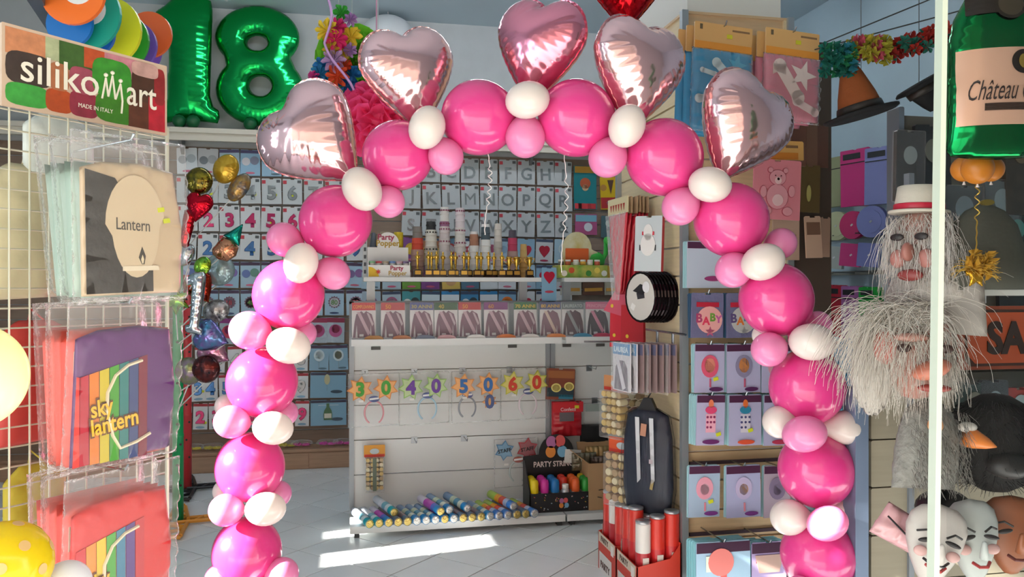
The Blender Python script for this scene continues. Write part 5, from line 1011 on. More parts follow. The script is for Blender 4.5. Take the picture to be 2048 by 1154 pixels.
for k, (x0, x1) in enumerate(((1392, 1500), (1503, 1572))):
    w, h = ppack(x0, x1, 1086, 1215, .22, 5, ['#a4c4dc', '#b0a0cc'][k], ['blue packet with round salmon balloon print, lowest on the pillar', 'lilac packet with Baby Boy print, lowest on the pillar'][k],
          [('print', disc_me(.062, '#e0807a'), -.05, .32), ('tag', rect_me(.034, .07, '#dce8d8'), -.26, .34), ('neck', rect_me(.03, .04, '#d8605a'), .0, .58)] if k == 0 else [('print', MB().poly([(-.07, .03), (.07, .03), (.05, -.05), (-.05, -.05)], -.002, 0).mesh('print', '#b89a90'), 0, .30), ('lettering', text_me('Baby Boy', .035, '#7a3a38', ext=.001, off=.0006), 0, .29)], ('#3e1c38', .045), gap=.018, edge='#8ecbd6')
obj('hook_rail', MB().box(PX0 + .03, PX1, -.012, .0, 0, .016).mesh('hook_rail', M('#5a4650', rough=.3, metal=.5)), pl, (0, PY0 + .012, oy(1400, 930, PY0).z)); obj('hook_rail', MB().box(PX0 + .03, PX1, -.012, .0, 0, .016).mesh('hook_rail', M('#5a4650', rough=.3, metal=.5)), pl, (0, PY0 + .012, oy(1400, 1072, PY0).z))
# big hanging garland packets at the top of the pillar
def garland_pack(px0, px1, pyt, pyb, off, col, shapes, lab, n=3):
    y = PY0 - off; a, b = oy(px0, pyt, y), oy(px1, pyt, y); w = b.x - a.x; h = a.z - oy(px0, pyb, y).z; xm = (a.x + b.x) / 2
    for i in range(n):
        front = i == n - 1
        t = thing('garland_packet', lab if front else f'packet {ORD[n - 2 - i]} behind the {lab}', 'packet', (xm - .02 * (n - 1 - i), y + .04 * (n - 1 - i), a.z - .006 * (n - 1 - i)), (math.radians(-2), math.radians(3), .05), 'garland packets on the pillar')
        obj('header_card', MB().bev(-w / 2, w / 2, -.003, .003, -.115, 0, .003).mesh('header_card', M('#e0b070', rough=.4)), t)
        if front:
            obj('header_print', rect_me(w * .98, .03, '#e89a3a'), t, (0, -.0035, -.098)); obj('barcode', rect_me(.012, .022, '#6a5a40'), t, (-w / 2 + .03, -.0035, -.02))
            obj('header_print', rect_me(w * .3, .008, '#8a6a48'), t, (w * .3, -.0035, -.022)); obj('price_sticker', rect_me(.026, .018, '#d8d030'), t, (w * .1, -.0045, -.05))
        bb = h - .11; W2 = w * 1.04
        obj('bag_body', inflate([(-W2 / 2, -h), (W2 / 2, -h), (W2 / 2, -.112), (-W2 / 2, -.112)], n=26, k=.3, flat=.02, crinkle=.2, freq=15, wd=.6).mesh('bag_body', M(col, rough=.35, bump=.2, nscale=16), True), t)
        if front:
            for kind, x, z, s, c, ro in shapes:
                if kind == 'bone': me = MB().disc(-s * .5, 0, s * .2, -.002, 0, n=14).disc(s * .5, 0, s * .2, -.002, 0, n=14).box(-s * .5, s * .5, -.002, 0, -s * .17, s * .17)
                elif kind == 'flag': me = MB().poly([(-s * .4, s * .3), (s * .4, s * .3), (s * .4, -s * .3), (0, -s * .1), (-s * .4, -s * .3)], -.002, 0)
                else: me = MB().star(0, 0, s * .5, s * .2, 5, -.002, 0)
                obj('cut_out', me.mesh('cut_out', M(c, rough=.4)), t, (x * w, -.0225, -.115 - z * bb), (0, ro, 0))
            obj('clear_film', inflate([(-W2 / 2 - .004, -h - .01), (W2 / 2 + .004, -h - .01), (W2 / 2 + .004, -.112), (-W2 / 2 - .004, -.112)], n=30, k=.4, flat=.032, crinkle=.5, freq=27, wd=.7).mesh('clear_film', FILM, True), t)
    hanger(xm, PY0 + .012, a.z - .012, off + .03)
garland_pack(1388, 1506, 46, 262, .35, '#3f8fb8', [('bone', .0, .28, .11, '#c8d8dc', .75), ('bone', -.28, .30, .06, '#d0dcde', .2), ('bone', -.25, .62, .10, '#cfdadc', -.1), ('star', .2, .18, .10, '#5aa8c8', .2), ('bone', .2, .6, .1, '#b8d0d6', .5)], 'blue baby garland packet with orange header card at the pillar top')
garland_pack(1530, 1640, 58, 240, .35, '#c87a8c', [('bone', -.1, .42, .16, '#e6d2cc', .95), ('star', .15, .3, .14, '#e8d8d4', .3), ('bone', .22, .78, .1, '#e8d0d0', .4), ('flag', -.25, .8, .08, '#e8ccc8', .1), ('flag', -.28, .25, .08, '#dcc0b8', 0)], 'pink baby garland packet with orange header card at the pillar top')
# dark bunting under them and cards to the right
y = PY0 - .05
for k, (x0, x1, y0, y1, c, lab, off, prs) in enumerate(((1582, 1612, 240, 332, '#7a5648', 'first brown card packet under the pink garland packet', .10, []), (1612, 1634, 244, 334, '#82604e', 'second brown card packet under the pink garland packet', .06, []), (1634, 1656, 248, 336, '#6f4e42', 'third brown card packet under the pink garland packet', .02, []),
        (1510, 1606, 280, 318, '#e2b468', 'orange header card above the teddy card', .25, [('print', rect_me(.18, .03, '#d88a30'), 0, .8), ('print', rect_me(.06, .012, '#8a6a48'), .25, .3)]),
        (1602, 1640, 330, 425, '#6a5a3a', 'olive packet with a pale curve beside the teddy card', .08, [('print', disc_me(.012, '#b8b068', .04), -.1, .6)]), (1545, 1598, 430, 520, '#b89a86', 'beige paper bag packet low beside the arch', .12, [('print', rect_me(.10, .05, '#8a6a4a'), 0, .55)]),
        (1608, 1640, 432, 516, '#c8a890', 'beige packet with a brown band and dark branch print', .1, [('print', rect_me(.07, .06, '#7a5a48'), 0, .3)]), (1642, 1660, 434, 514, '#bc9a86', 'narrow beige packet edge beside the branch print packet', .02, []))):
    yy = PY0 - off; a, b = oy(x0, y0, yy), oy(x1, y1, yy); w = b.x - a.x; h = a.z - oy(x0, y1, yy).z
    pack('card_packet', w, h, c, ((a.x + b.x) / 2, yy, a.z), lab, 'packet', 'cards right of the pillar', prints=[(nm, me, x * w, -z * h) for nm, me, x, z in prs])
a, b = oy(1508, 318, PY0 - .3), oy(1602, 440, PY0 - .3); w = b.x - a.x; h = a.z - b.z
tc = pack('teddy_card', w, h, '#dc8690', ((a.x + b.x) / 2, PY0 - .3, a.z), 'pink scalloped card with a seated teddy bear outline', 'card', None, tilt=0, roll=2)
L1 = '#b85a68'
for x, z, r, rz in ((0, .30, .042, .036), (-.16, .18, .014, .014), (.16, .18, .014, .014), (0, .62, .055, .058), (-.3, .55, .018, .028), (.3, .52, .018, .028), (-.22, .86, .026, .022), (.22, .86, .026, .022)):
    obj('bear_outline', disc_me(r, L1, rz), tc, (x * w, -.0042, -z * h)); obj('bear_fill', disc_me(r - .003, '#e09aa2', rz - .003), tc, (x * w, -.0062 - (.002 if r < .03 else 0), -z * h))
for x, z, r, c in ((0, .68, .026, '#ecc4c4'), (0, .35, .016, '#ecc4c4'), (0, .325, .006, '#8a3a4a'), (-.06, .27, .003, '#6a2a38'), (.06, .27, .003, '#6a2a38')): obj('bear_print', disc_me(r, c), tc, (x * w, -.0105, -z * h))

# ---------------------------------------------------------------- pillar, side face
def lp(px, py, off): return ox(px, py, PX0 - off)
SR = -math.pi / 2
for i in range(6):                                             # pennant packets
    off = .04 + .022 * i; q = lp(1236, 428, .15); front = i == 5
    t = thing('pennant_packet', 'red triangular pennant packet with cream header, foremost on the pillar side' if front else f'red pennant packet {ORD[4 - i]} behind the foremost one', 'packet', (PX0 - off, q.y, q.z), (0, math.radians(RND.uniform(-2, 2)), SR + RND.uniform(-.05, .05) + .12), 'red pennant packets')
    obj('pennant', inflate([(-.13, 0), (.13, 0), (.045, -.40), (.03, -.43), (-.03, -.43), (-.045, -.40)], n=20, k=.2, flat=.012, crinkle=.2, freq=11).mesh('pennant', M('#c42a3a' if not front else '#d83a4c', rough=.25, bump=.2), True), t)
    hd = obj('header_card', MB().bev(-.13, .13, -.003, .003, -.002, .085, .003).mesh('header_card', '#ded2a8' if front else '#b89a78'), t)
    if front:
        for k in range(6): obj('flag_print', MB().poly([(-.011, .0), (.011, .0), (0, -.036)], -.0015, 0).mesh('flag_print', '#a83428'), hd, (-.085 + .034 * k, -.0032, .05))
    obj('clear_film', MB().poly([(-.135, 0), (.135, 0), (.05, -.46), (-.05, -.46)], -.016, -.0155).mesh('clear_film', FILM), t) if front else None
q = lp(1300, 432, .12)
ck = pack('cake_kit_packet', .155, .27, '#c9d2d4', q, 'silver packet with white cake print and five dark candles', 'packet', None, rotz=SR + .62, t=.02, tilt=0, roll=2, prints=[('print', disc_me(.042, '#e8e6e2', .055), 0, -.14), ('print', disc_me(.026, '#e8e6e2', .04), 0, -.08), ('print', rect_me(.07, .018, '#c83a4a'), 0, -.085)] + [('candle_print', rect_me(.007, .028, '#26282c'), -.045 + .022 * k, -.155) for k in range(5)])
obj('red_side', MB().box(.0775, .0785, -.01, .01, -.27, -.005).mesh('red_side', '#b8323a'), ck)
for i in range(8):                                             # round foil graduation plates
    off = .02 + .0155 * i; q = lp(1281, 594, .13); front = i == 7
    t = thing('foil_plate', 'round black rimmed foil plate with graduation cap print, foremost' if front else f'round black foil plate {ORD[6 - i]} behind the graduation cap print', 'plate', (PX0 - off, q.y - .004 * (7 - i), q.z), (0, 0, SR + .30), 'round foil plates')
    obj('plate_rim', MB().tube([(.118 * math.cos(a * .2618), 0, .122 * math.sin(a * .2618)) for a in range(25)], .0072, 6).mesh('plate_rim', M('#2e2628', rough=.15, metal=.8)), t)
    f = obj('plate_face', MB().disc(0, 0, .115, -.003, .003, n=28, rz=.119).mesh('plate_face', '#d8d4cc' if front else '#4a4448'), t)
    if front:
        obj('cap_print', MB().poly([(-.06, .03), (.0, .065), (.07, .05), (.02, .01)], -.005, -.003).mesh('cap_print', '#26262a'), f); obj('cap_print', MB().poly([(-.03, .02), (.03, .025), (.035, -.005), (-.02, -.012)], -.005, -.003).mesh('cap_print', '#34343a'), f)
        obj('badge_print', disc_me(.028, '#e8e8ea'), f, (.05, -.005, .05)); obj('scroll_print', rect_me(.03, .03, '#f0eeea'), f, (-.06, -.003, -.05), (0, .5, 0))
# red sash, flap and box between the plates and the shelving
for px, py, w, h, c, lab, rz in ((1244, 572, .20, .16, '#d85a70', 'dusty pink felt pennant flap under the plates', .5), (1237, 600, .11, .26, '#d8283a', 'red satin strip hanging left of the plates', .6), (1266, 610, .16, .22, '#c0202c', 'flat red card box behind the plates', .5)):
    q = lp(px, py, .1); t = thing('red_packet', lab, 'packet', q, (0, math.radians(12) if 'flap' in lab else 0, SR + rz))
    obj('packet_body', MB().poly([(-w / 2, -h), (w / 2, -h), (w / 2 - .005, 0), (-w / 2 + (.08 if 'flap' in lab else .005), 0)], -.008, .008).mesh('packet_body', M(c, rough=.5)), t); obj('print', disc_me(.01, '#e8c83a'), t, (-w * .2, -.009, -h * .75))
# graduation sash packets
for i in range(8):
    off = .04 + .03 * i; q = lp(1244, 690, .25); fr = i in (7, 6)
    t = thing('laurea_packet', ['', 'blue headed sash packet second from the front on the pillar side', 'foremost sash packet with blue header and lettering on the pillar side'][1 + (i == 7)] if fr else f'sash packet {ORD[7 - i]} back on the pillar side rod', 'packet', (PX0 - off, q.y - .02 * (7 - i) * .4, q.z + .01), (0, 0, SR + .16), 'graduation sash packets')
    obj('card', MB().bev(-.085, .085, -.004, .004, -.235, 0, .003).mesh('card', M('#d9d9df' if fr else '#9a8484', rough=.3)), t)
    if fr:
        obj('header', rect_me(.168, .055, '#4a90c4'), t, (0, -.0042, -.03)); obj('lettering', text_me('LAUREA', .036, '#d8ecf4', ext=.0006, off=.0008, width=.14), t, (0, -.006, -.032))
        obj('torso_print', MB().poly([(-.07, -.23), (-.055, -.12), (-.02, -.085), (.03, -.085), (.06, -.12), (.07, -.23)], -.002, 0).mesh('torso_print', '#5c5468'), t, (0, -.0042, 0)); obj('sash_print', MB().poly([(-.045, -.09), (-.015, -.085), (.05, -.215), (.02, -.228)], -.002, 0).mesh('sash_print', '#d8d6e0'), t, (0, -.0065, 0))
    else: obj('header', rect_me(.168, .05, '#6a6a88'), t, (0, -.0042, -.03))
    if i % 3 == 1 or fr: obj('clear_film', MB().bev(-.09, .09, -.012, -.0115, -.245, .004, .003).mesh('clear_film', FILM), t)
obj('rod', MB().tube([(0, 0, 0), (-.34, 0, .004)], .005, 6).mesh('rod', M('#8a9094', rough=.25, metal=.9)), pl, lp(1290, 683, 0))
q = lp(1330, 664, .02); obj('rod', MB().tube([(0, -.25, 0), (0, .32, 0)], .006, 6).tube([(0, -.1, 0), (0, -.1, -.06)], .007).tube([(0, .1, 0), (0, .1, -.06)], .007).mesh('rod', M('#9aa8b8', rough=.25, metal=.9)), pl, q)
popper_pack(lp(1232, 752, .22), SR + .45, 6, 4, 'clear bag of gold poppers at the inner end of the pillar side', r=.017, head='#c88a5a', both=False, hw=.17)
popper_pack(lp(1262, 756, .08), SR + .8, 5, 4, 'pink capped poppers packet behind the clear bag of gold poppers', r=.018, head='#b8504a', gold='#b88a70', both=False, hw=.15)
popper_pack(lp(1244, 876, .2), SR + .6, 6, 4, 'orange headed poppers packet lower on the pillar side', r=.019, head='#d8562a', gold='#a88a68', both=False, hw=.16)
# garment bag
q = lp(1296, 808, .12)
gbag = thing('garment_bag', 'dark navy gown in a shiny clear garment bag on a black hanger', 'garment', q, (0, 0, SR + .75))
obj('hanger', MB().tube([(0, 0, .03), (.015, 0, .055), (.0, 0, .075), (-.015, 0, .06)], .004, 6).poly([(-.02, .03), (.02, .03), (.05, -.03), (-.05, -.03)], -.012, .012).mesh('hanger', '#141416'), gbag)
gown = [(-.05, -.02), (.05, -.02), (.11, -.05), (.13, -.16), (.135, -.40), (.12, -.52), (.06, -.60), (.0, -.625), (-.06, -.615), (-.11, -.57), (-.135, -.40), (-.13, -.16), (-.11, -.05)]
obj('gown', inflate(gown, n=50, k=.35, flat=.05).mesh('gown', M('#262c3c', rough=.45, bump=.5, nscale=6, stretch=(3, 3, .5)), True), gbag)
for x in (-.045, .03): obj('lapel', MB().poly([(x, -.06), (x + .022, -.06), (x + .03, -.36), (x + .012, -.38)], -.052, -.050).mesh('lapel', '#c9cdd2'), gbag)
GBG = M('#2a3040', rough=0.08, alpha=0.12, bump=0.7, nscale=9)
obj('clear_bag', inflate([(x * 1.1, z * 1.05 + .005) for x, z in gown], n=70, k=.42, crinkle=.12, freq=21, wd=.8, flat=.06).mesh('clear_bag', GBG, True), gbag)
for x, z, w, h, c, ro in ((.0, -.12, .03, .06, '#b8846a', .1), (.04, -.27, .02, .02, '#d8c8d0', 0), (.045, -.38, .015, .05, '#b8a468', .2)): obj('print', rect_me(w, h, c), gbag, (x, -.0505, z), (0, ro, 0))
# red cartons of party cannons at the pillar foot
for k, (px, py, lab) in enumerate(((1236, 1075, 'red carton of party cannons, rear of two at the pillar foot'), (1300, 1130, 'red carton of party cannons, nearer of two at the pillar foot'))):
    q = lp(px, py, .17); t = thing('cannon_carton', lab, 'box', (PX0 - .13, [3.98, 3.68][k], 0), (0, 0, SR), 'red cartons at the pillar foot')
    CR = M('#cf3a28', rough=.5); H = .25
    for b in ((-.145, .145, -.115, -.11, 0, H - .05), (-.145, .145, .10, .105, 0, H + .05), (-.145, .145, -.11, .10, 0, .004)): obj('side', MB().box(*b).mesh('side', CR), t)
    for x in (-.145, .14): obj('side', MB().poly([(-.115, 0), (.105, 0), (.105, H + .05), (.05, H - .02), (-.115, H - .05)], 0, .005).mesh('side', CR), t, (x + .005, 0, 0), (0, 0, math.pi / 2))
    obj('carton_print', rect_me(.2, .14, '#e0dcd8'), t, (-.02, -0.1160, 0.030)); obj('carton_print', rect_me(.04, .05, '#efe9e4'), t, (.09, -0.1160, 0.160)); obj('lettering', text_me('PARTY', .05, '#5a3a34', ext=.001, off=.001), t, (-.02, -0.1180, 0.040)); obj('carton_print', rect_me(.26, .05, '#d8c8b4'), t, (0, -0.1155, 0.175)); obj('lettering', text_me('PARTY', .04, '#5a4a44', ext=.001), t, (-.03, -0.1180, 0.175))
    for i in range(3):
        for j in range(3):
            red = (i + j * 2 + k) % 3 != 1
            c = thing('party_cannon', f'{"red" if red else "white"} party cannon tube in the {["rear", "nearer"][k]} carton, {["near", "middle", "far"][i]} {["outer", "centre", "inner"][j]} one', 'tube', (PX0 - .13 + (-.066 + .072 * j), t.location.y + (-.095 + .095 * i), .006), (0, 0, i * 2.0), 'party cannons in cartons')
            hh = .39 + .02 * ((i * 2 + j) % 3); obj('tube_body', MB().lathe([(.036, 0), (.036, hh * .62), (.036, hh * .64), (.036, hh - .012), (.034, hh)], 18, mf=[0, 0, 1, 1]).mesh('tube_body', [M('#c8282c' if red else '#b82a34', rough=.3), M('#d8382c' if red else '#e2dfdb', rough=.3)], True), c)
            obj('tube_cap', MB().lathe([(.0355, hh - .004), (.037, hh), (.036, hh + .008), (.02, hh + .009), (.001, hh + .007)], 18).mesh('tube_cap', M('#b8bcc0', rough=.3, metal=.7), True), c)
            obj('tube_label', rect_me(.03, .07, '#d8ccc4'), c, (0, -.0365, hh * .5))

# ---------------------------------------------------------------- right wall: paper tableware
def wr(px, py, off=.03): return ox(px, py, XR - off)
def table_pack(px0, px1, py0, py1, col, lab, dots=False, n=2, off=.16):
    # packets hang facing the aisle, turned a little to the door
    q0, q1 = wr(px0, py0, off), wr(px1, py0, off); h = q0.z - wr(px0, py1, off).z; w = max(.10, abs(q0.y - q1.y) * .86)
    for i in range(n):
        o = pack('tablecloth_packet', w, h, col, ((q0.x + q1.x) / 2 + .03 * (n - 1 - i), (q0.y + q1.y) / 2, q0.z), lab if i == n - 1 else 'packet behind the ' + lab, 'packet', 'plain tableware packets on the right wall', rotz=SR + .35, t=.014, tilt=0,
             prints=[('header_print', rect_me(w * .6, h * .10, '#24262a'), -.1 * w, -h * .12), ('header_print', rect_me(w * .96, h * .018, '#1d1f22'), 0, -h * .24)] if i == n - 1 else ())
        if dots and i == n - 1:
            for r in range(6):
                for c in range(3): obj('dot', disc_me(w * .08, '#d8c4d8', n=10), o, (w * (-.3 + .3 * c), -.0075, -h * (.34 + .11 * r)))
table_pack(1626, 1676, 325, 420, '#9aa07a', 'white and olive tableware packet with a dark header')
table_pack(1687, 1734, 305, 416, '#d03a82', 'bright pink tableware packet, tall, on the right wall')
table_pack(1736, 1785, 300, 412, '#8a90c8', 'lavender tableware packet, tall, on the right wall')
table_pack(1657, 1685, 570, 672, '#b82438', 'red tableware packet in the lower row of the right wall')
table_pack(1687, 1718, 572, 676, '#a868a4', 'mauve polka dot tableware packet in the lower row', True)
table_pack(1722, 1756, 574, 668, '#1fa03c', 'green tableware packet in the lower row beside white hair')
for px, py, r, c, lab in ((1672, 452, 29, '#c3c8a0', 'cream paper plates hanging on the right wall'), (1704, 450, 28, '#c8306c', 'pink paper plates hanging on the right wall'), (1742, 443, 32, '#8088c4', 'lavender paper plates hanging on the right wall'), (1697, 709, 33, '#2a86b8', 'blue paper plates hanging low on the right wall'), (1665, 712, 30, '#a82030', 'red paper plates hanging low behind the arch')):
    q = wr(px, py, .2); d_ = q.x * SA + q.y * CA; R_ = r * d_ / FPX
    t = thing('paper_plates', lab, 'plates', q, (0, 0, SR + .38), 'paper plates on the right wall')
    for i in range(3): obj('plate', MB().disc(0, 0, R_ * .72, -.004 + .02 * i, .0 + .02 * i, n=24).poly(circ(0, 0, R_, 28), -.001 + .02 * i, .003 + .02 * i).mesh('plate', M(c, rough=.4)), t)
    obj('label', rect_me(.02, .012, '#c8ccc8'), t, (0, -.0045, 0), (0, -.6, 0))
for px, py, c, lab in ((1668, 515, '#b0b8b4', 'pale grey napkin packet'), (1702, 510, '#c83a7e', 'pink napkin packet'), (1738, 510, '#7a82c0', 'lavender napkin packet'), (1702, 772, '#2a88bc', 'blue napkin packet low beside the arch'), (1696, 815, '#5fa0c0', 'pale blue napkin packet lowest beside the arch')):
    q = wr(px, py, .2); t = thing('napkin_packet', lab + ' on the right wall', 'napkins', q, (0, math.radians(6), SR + .35), 'napkin packets on the right wall')
    obj('napkins', MB().bev(-.085, .085, -.015, .015, -.085, .085, .004).mesh('napkins', M(c, rough=.45)), t); obj('label', rect_me(.02, .012, '#d8d8dc'), t, (.01, -.0155, 0), (0, -.6, 0))
for z, lab in ((1.62, 'slim grey hook rail under the napkins on the right wall'), (1.30, 'slim grey hook rail above the red and green packets'), (1.90, 'slim grey hook rail above the paper plates')):
    rr = thing('hook_rail', lab, 'rail', (XR, 5.3, z))
    obj('bar', MB().box(-.03, 0, -1.2, .9, -.015, .015).mesh('bar', '#8a8c84'), rr)
    for k in range(6): obj('peg', MB().tube([(-.03, -.9 + .28 * k, 0), (-.22, -.9 + .28 * k, .006)], .004, 5).mesh('peg', M('#6a6e6e', rough=.3, metal=.8)), rr)

# ---------------------------------------------------------------- right: window display of wigs and masks
def hair(parent, roots, r=.0011, name='hair', mat='#d8d2cc', seg=9, fall=None):
    mb = MB()
    for root, dirv, L, wob in roots:
        p = Vector(root); d_ = Vector(dirv).normalized(); pts = [p.copy()]; ph = RND.uniform(0, 6)
        for i in range(seg):
            d_ = (d_ + Vector((0, 0, -.22 if fall is None else fall)) + Vector((math.sin(ph + i * 1.3), math.cos(ph * 1.7 + i), math.sin(ph * .6 + i * .8) * .4)) * wob).normalized()
            p = p + d_ * (L / seg); pts.append(p.copy())
        mb.tube(pts, r, 3, r1=r * .4)
    o = obj(name, mb.mesh(name, M(mat, rough=.55, trans=.15), True), parent); o['kind'] = 'stuff'; return o
def mask_head(parent, w, h, col, k=.75, name='mask_face', prof=None):
    out = prof or [(.0, -.5), (.16, -.47), (.28, -.36), (.38, -.16), (.45, .05), (.46, .2), (.40, .36), (.26, .47), (0, .5), (-.26, .47), (-.40, .36), (-.46, .2), (-.45, .05), (-.38, -.16), (-.28, -.36), (-.16, -.47)]
    return obj(name, inflate([(x * w, z * h) for x, z in out], n=44, k=k).mesh(name, M(col, rough=.45, bump=.08, nscale=20), True), parent)
def lump(parent, name, r, sc, loc, col, rot=(0, 0, 0), rough=.45):
    return obj(name, MB().lathe([(max(.0005, r * math.sin(math.pi * i / 10)), -r * math.cos(math.pi * i / 10)) for i in range(11)], 14).mesh(name, M(col, rough=rough), True), parent, loc, rot, sc)
FY = -YAW
def mass(parent, r, sc, loc, col='#cfc9c1', rot=(0, 0, 0)):
    mb = MB(); n_, k_ = 22, 16
    for j in range(k_ + 1):
        for i in range(n_):
            a_, b_ = 2 * math.pi * i / n_, math.pi * j / k_; q = r * (1 + .07 * math.sin(a_ * 7 + j) + .05 * math.sin(a_ * 11 + j * 2.1))
            mb.v.append((q * math.sin(b_) * math.cos(a_), q * math.sin(b_) * math.sin(a_), -q * math.cos(b_)))
    for j in range(k_):
        for i in range(n_): mb.f.append((j * n_ + i, j * n_ + (i + 1) % n_, (j + 1) * n_ + (i + 1) % n_, (j + 1) * n_ + i)); mb.m.append(0)
    return obj('hair_mass', mb.mesh('hair_mass', M(col, rough=.9, trans=.2, bump=.8, nscale=26, stretch=(3, 3, .6)), True), parent, loc, rot, sc)
# top hat with a white-haired mask under it
d = 2.45
p = cp(1838, 425, d)
hat = thing('top_hat', 'white felt top hat with a red band on a mask', 'hat', p, (0, .04, FY))
hr = 46 * d / FPX; hh = 52 * d / FPX
obj('crown', MB().lathe([(hr, 0), (hr * 1.0, hh * .2), (hr * .94, hh * .6), (hr * .90, hh * .97), (hr * .84, hh), (.001, hh * 1.01)], 32).mesh('crown', M('#bdb8ab', rough=.85, bump=.1, nscale=60), True), hat)
obj('band', MB().lathe([(hr * 1.02, .006), (hr * 1.03, .008), (hr * 1.025, .022), (hr * 1.01, .024)], 32).mesh('band', M('#b81f3a', rough=.4), True), hat)
obj('brim', MB().lathe([(hr * .9, -.003), (hr * 1.22, -.004), (hr * 1.24, .0), (hr * 1.22, .004), (hr * .9, .005)], 32).mesh('brim', M('#bdb8ab', rough=.85), True), hat)
p = cp(1842, 505, d); m1 = thing('haired_mask', 'pink faced mask with long white hair under the white top hat', 'mask', p, (0, 0, FY - .9))
mask_head(m1, .16, .26, '#a87c72', k=.7)
lump(m1, 'nose', .018, (.9, 1.5, 1.6), (-.005, -.075, .0), '#a06a60', (.25, 0, 0)); lump(m1, 'mouth', .026, (1.5, .6, .7), (0, -.07, -.07), '#8a3a38')
for s in (-1, 1): lump(m1, 'eye_hole', .014, (1.5, .5, .8), (.036 * s, -.078, .045), '#241c1c'); lump(m1, 'cheek', .024, (1.0, .6, 1.2), (.042 * s, -.06, -.02), '#a87068')
hair(m1, [((RND.uniform(-.09, .10), RND.uniform(-.05, .05), RND.uniform(.02, .12)), (RND.uniform(-.5, .7), RND.uniform(-.5, .1), RND.uniform(-1.2, -.2)), RND.uniform(.10, .21), .26) for _ in range(1100)], mat='#ded8d2', r=.001)
obj('chest_scarf', inflate([(-.15, -.24), (.16, -.25), (.15, -.08), (.05, .0), (-.06, -.02), (-.14, -.12)], n=26, k=.35, flat=.05, crinkle=.3, freq=9, wd=.8).mesh('chest_scarf', M('#b6b0a8', rough=.8, trans=.3, bump=.4, nscale=30), True), m1, (.02, .02, 0))
mass(m1, .085, (1.2, .8, 1.1), (.045, .05, -.0)); mass(m1, .085, (1.45, .8, .75), (.02, .03, -.11))
obj('stand_pole', MB().tube([(0, .07, .10), (0, .07, .02 - m1.location.z)], .008, 8).lathe([(.10, 0), (.10, .008), (.02, .014)], 20, c=(0, .07, -m1.location.z)).mesh('stand_pole', '#3a3c3e'), m1)
# pink wrinkled mask with long white hair
p = cp(1830, 712, 2.4); m2 = thing('haired_mask', 'salmon pink wrinkled mask with long messy white hair hanging below the shelf', 'mask', p, (0, 0, FY - .35))
mask_head(m2, .22, .26, '#b87a6c', k=.7); lump(m2, 'nose', .032, (1.7, 1.4, .85), (.03, -.105, -.03), '#b8705a', (0, -.35, 0)); lump(m2, 'ear', .045, (.8, .5, 1.2), (-.085, -.05, .03), '#c8746a')
lump(m2, 'brow', .034, (1.4, .6, .4), (-.02, -.085, .06), '#a87c70'); lump(m2, 'mouth', .03, (1.5, .6, .4), (.04, -.085, -.085), '#8f3f38')
for x in (-.04, .07): lump(m2, 'eye', .016, (1.2, .6, .8), (x, -.10, .03), '#3a2622')
hair(m2, [((RND.uniform(-.13, .06), RND.uniform(-.07, .06), RND.uniform(.06, .16)), (RND.choice((-1, -1, .4)) * RND.uniform(.1, .6), RND.uniform(-.3, .3), RND.uniform(-.8, .3)), RND.uniform(.15, .30), .24) for _ in range(1500)], mat='#e0dad0', r=.001, seg=11)
hair(m2, [((RND.uniform(.03, .085), RND.uniform(-.06, .04), RND.uniform(-.02, .10)), (RND.uniform(-.1, .5), RND.uniform(-.6, .1), RND.uniform(-.9, .0)), RND.uniform(.08, .16), .2) for _ in range(260)], mat='#d8d2c8', r=.001, seg=10, name='beard')
mass(m2, .10, (1.2, .9, 1.1), (-.035, .06, .02)); mass(m2, .075, (.8, .8, 1.7), (-.115, .02, -.05), '#d4cdc4'); mass(m2, .05, (.7, .8, 1.4), (.065, .04, -.06)); mass(m2, .06, (1.5, .8, .6), (.0, .0, .115), '#d4cdc4')
obj('hanging_loop', MB().tube([(0, .05, .12), (0, .12, .17), (.0, .2, .17)], .003, 5).mesh('hanging_loop', '#6a6a68'), m2)
# grey pigeon mask
p = cp(1850, 888, 2.42); m3 = thing('pigeon_mask', 'grey furry pigeon head mask with round orange eye', 'mask', p, (0, 0, FY + .05))
obj('head', inflate([(-.105, -.13), (.09, -.14), (.10, -.05), (.10, .04), (.075, .115), (.0, .14), (-.06, .11), (-.085, .02)], n=40, k=.8).mesh('head', M('#86857f', rough=.9, noise=.15, bump=.6, nscale=40), True), m3)
lump(m3, 'eye_ring', .024, (1, .5, 1), (-.03, -.105, .075), '#c88a5a'); lump(m3, 'pupil', .012, (1, .6, 1), (-.03, -.115, .075), '#2a1814')
obj('beak', MB().lathe([(.032, 0), (.028, .03), (.016, .065), (.002, .09)], 14).mesh('beak', M('#d87a2a', rough=.4), True), m3, (.085, -.06, .035), (0, 1.9, -.3)); lump(m3, 'cere', .022, (1.3, .8, .7), (.088, -.07, .062), '#dcd8d0')
hair(m3, [((RND.uniform(-.09, .08), -.09 + RND.uniform(-.02, .02), RND.uniform(-.11, .11)), (RND.uniform(-.5, .5), -.5, -.6), .04, .2) for _ in range(500)], mat='#8f8d86', r=.0009, seg=3, name='fur')
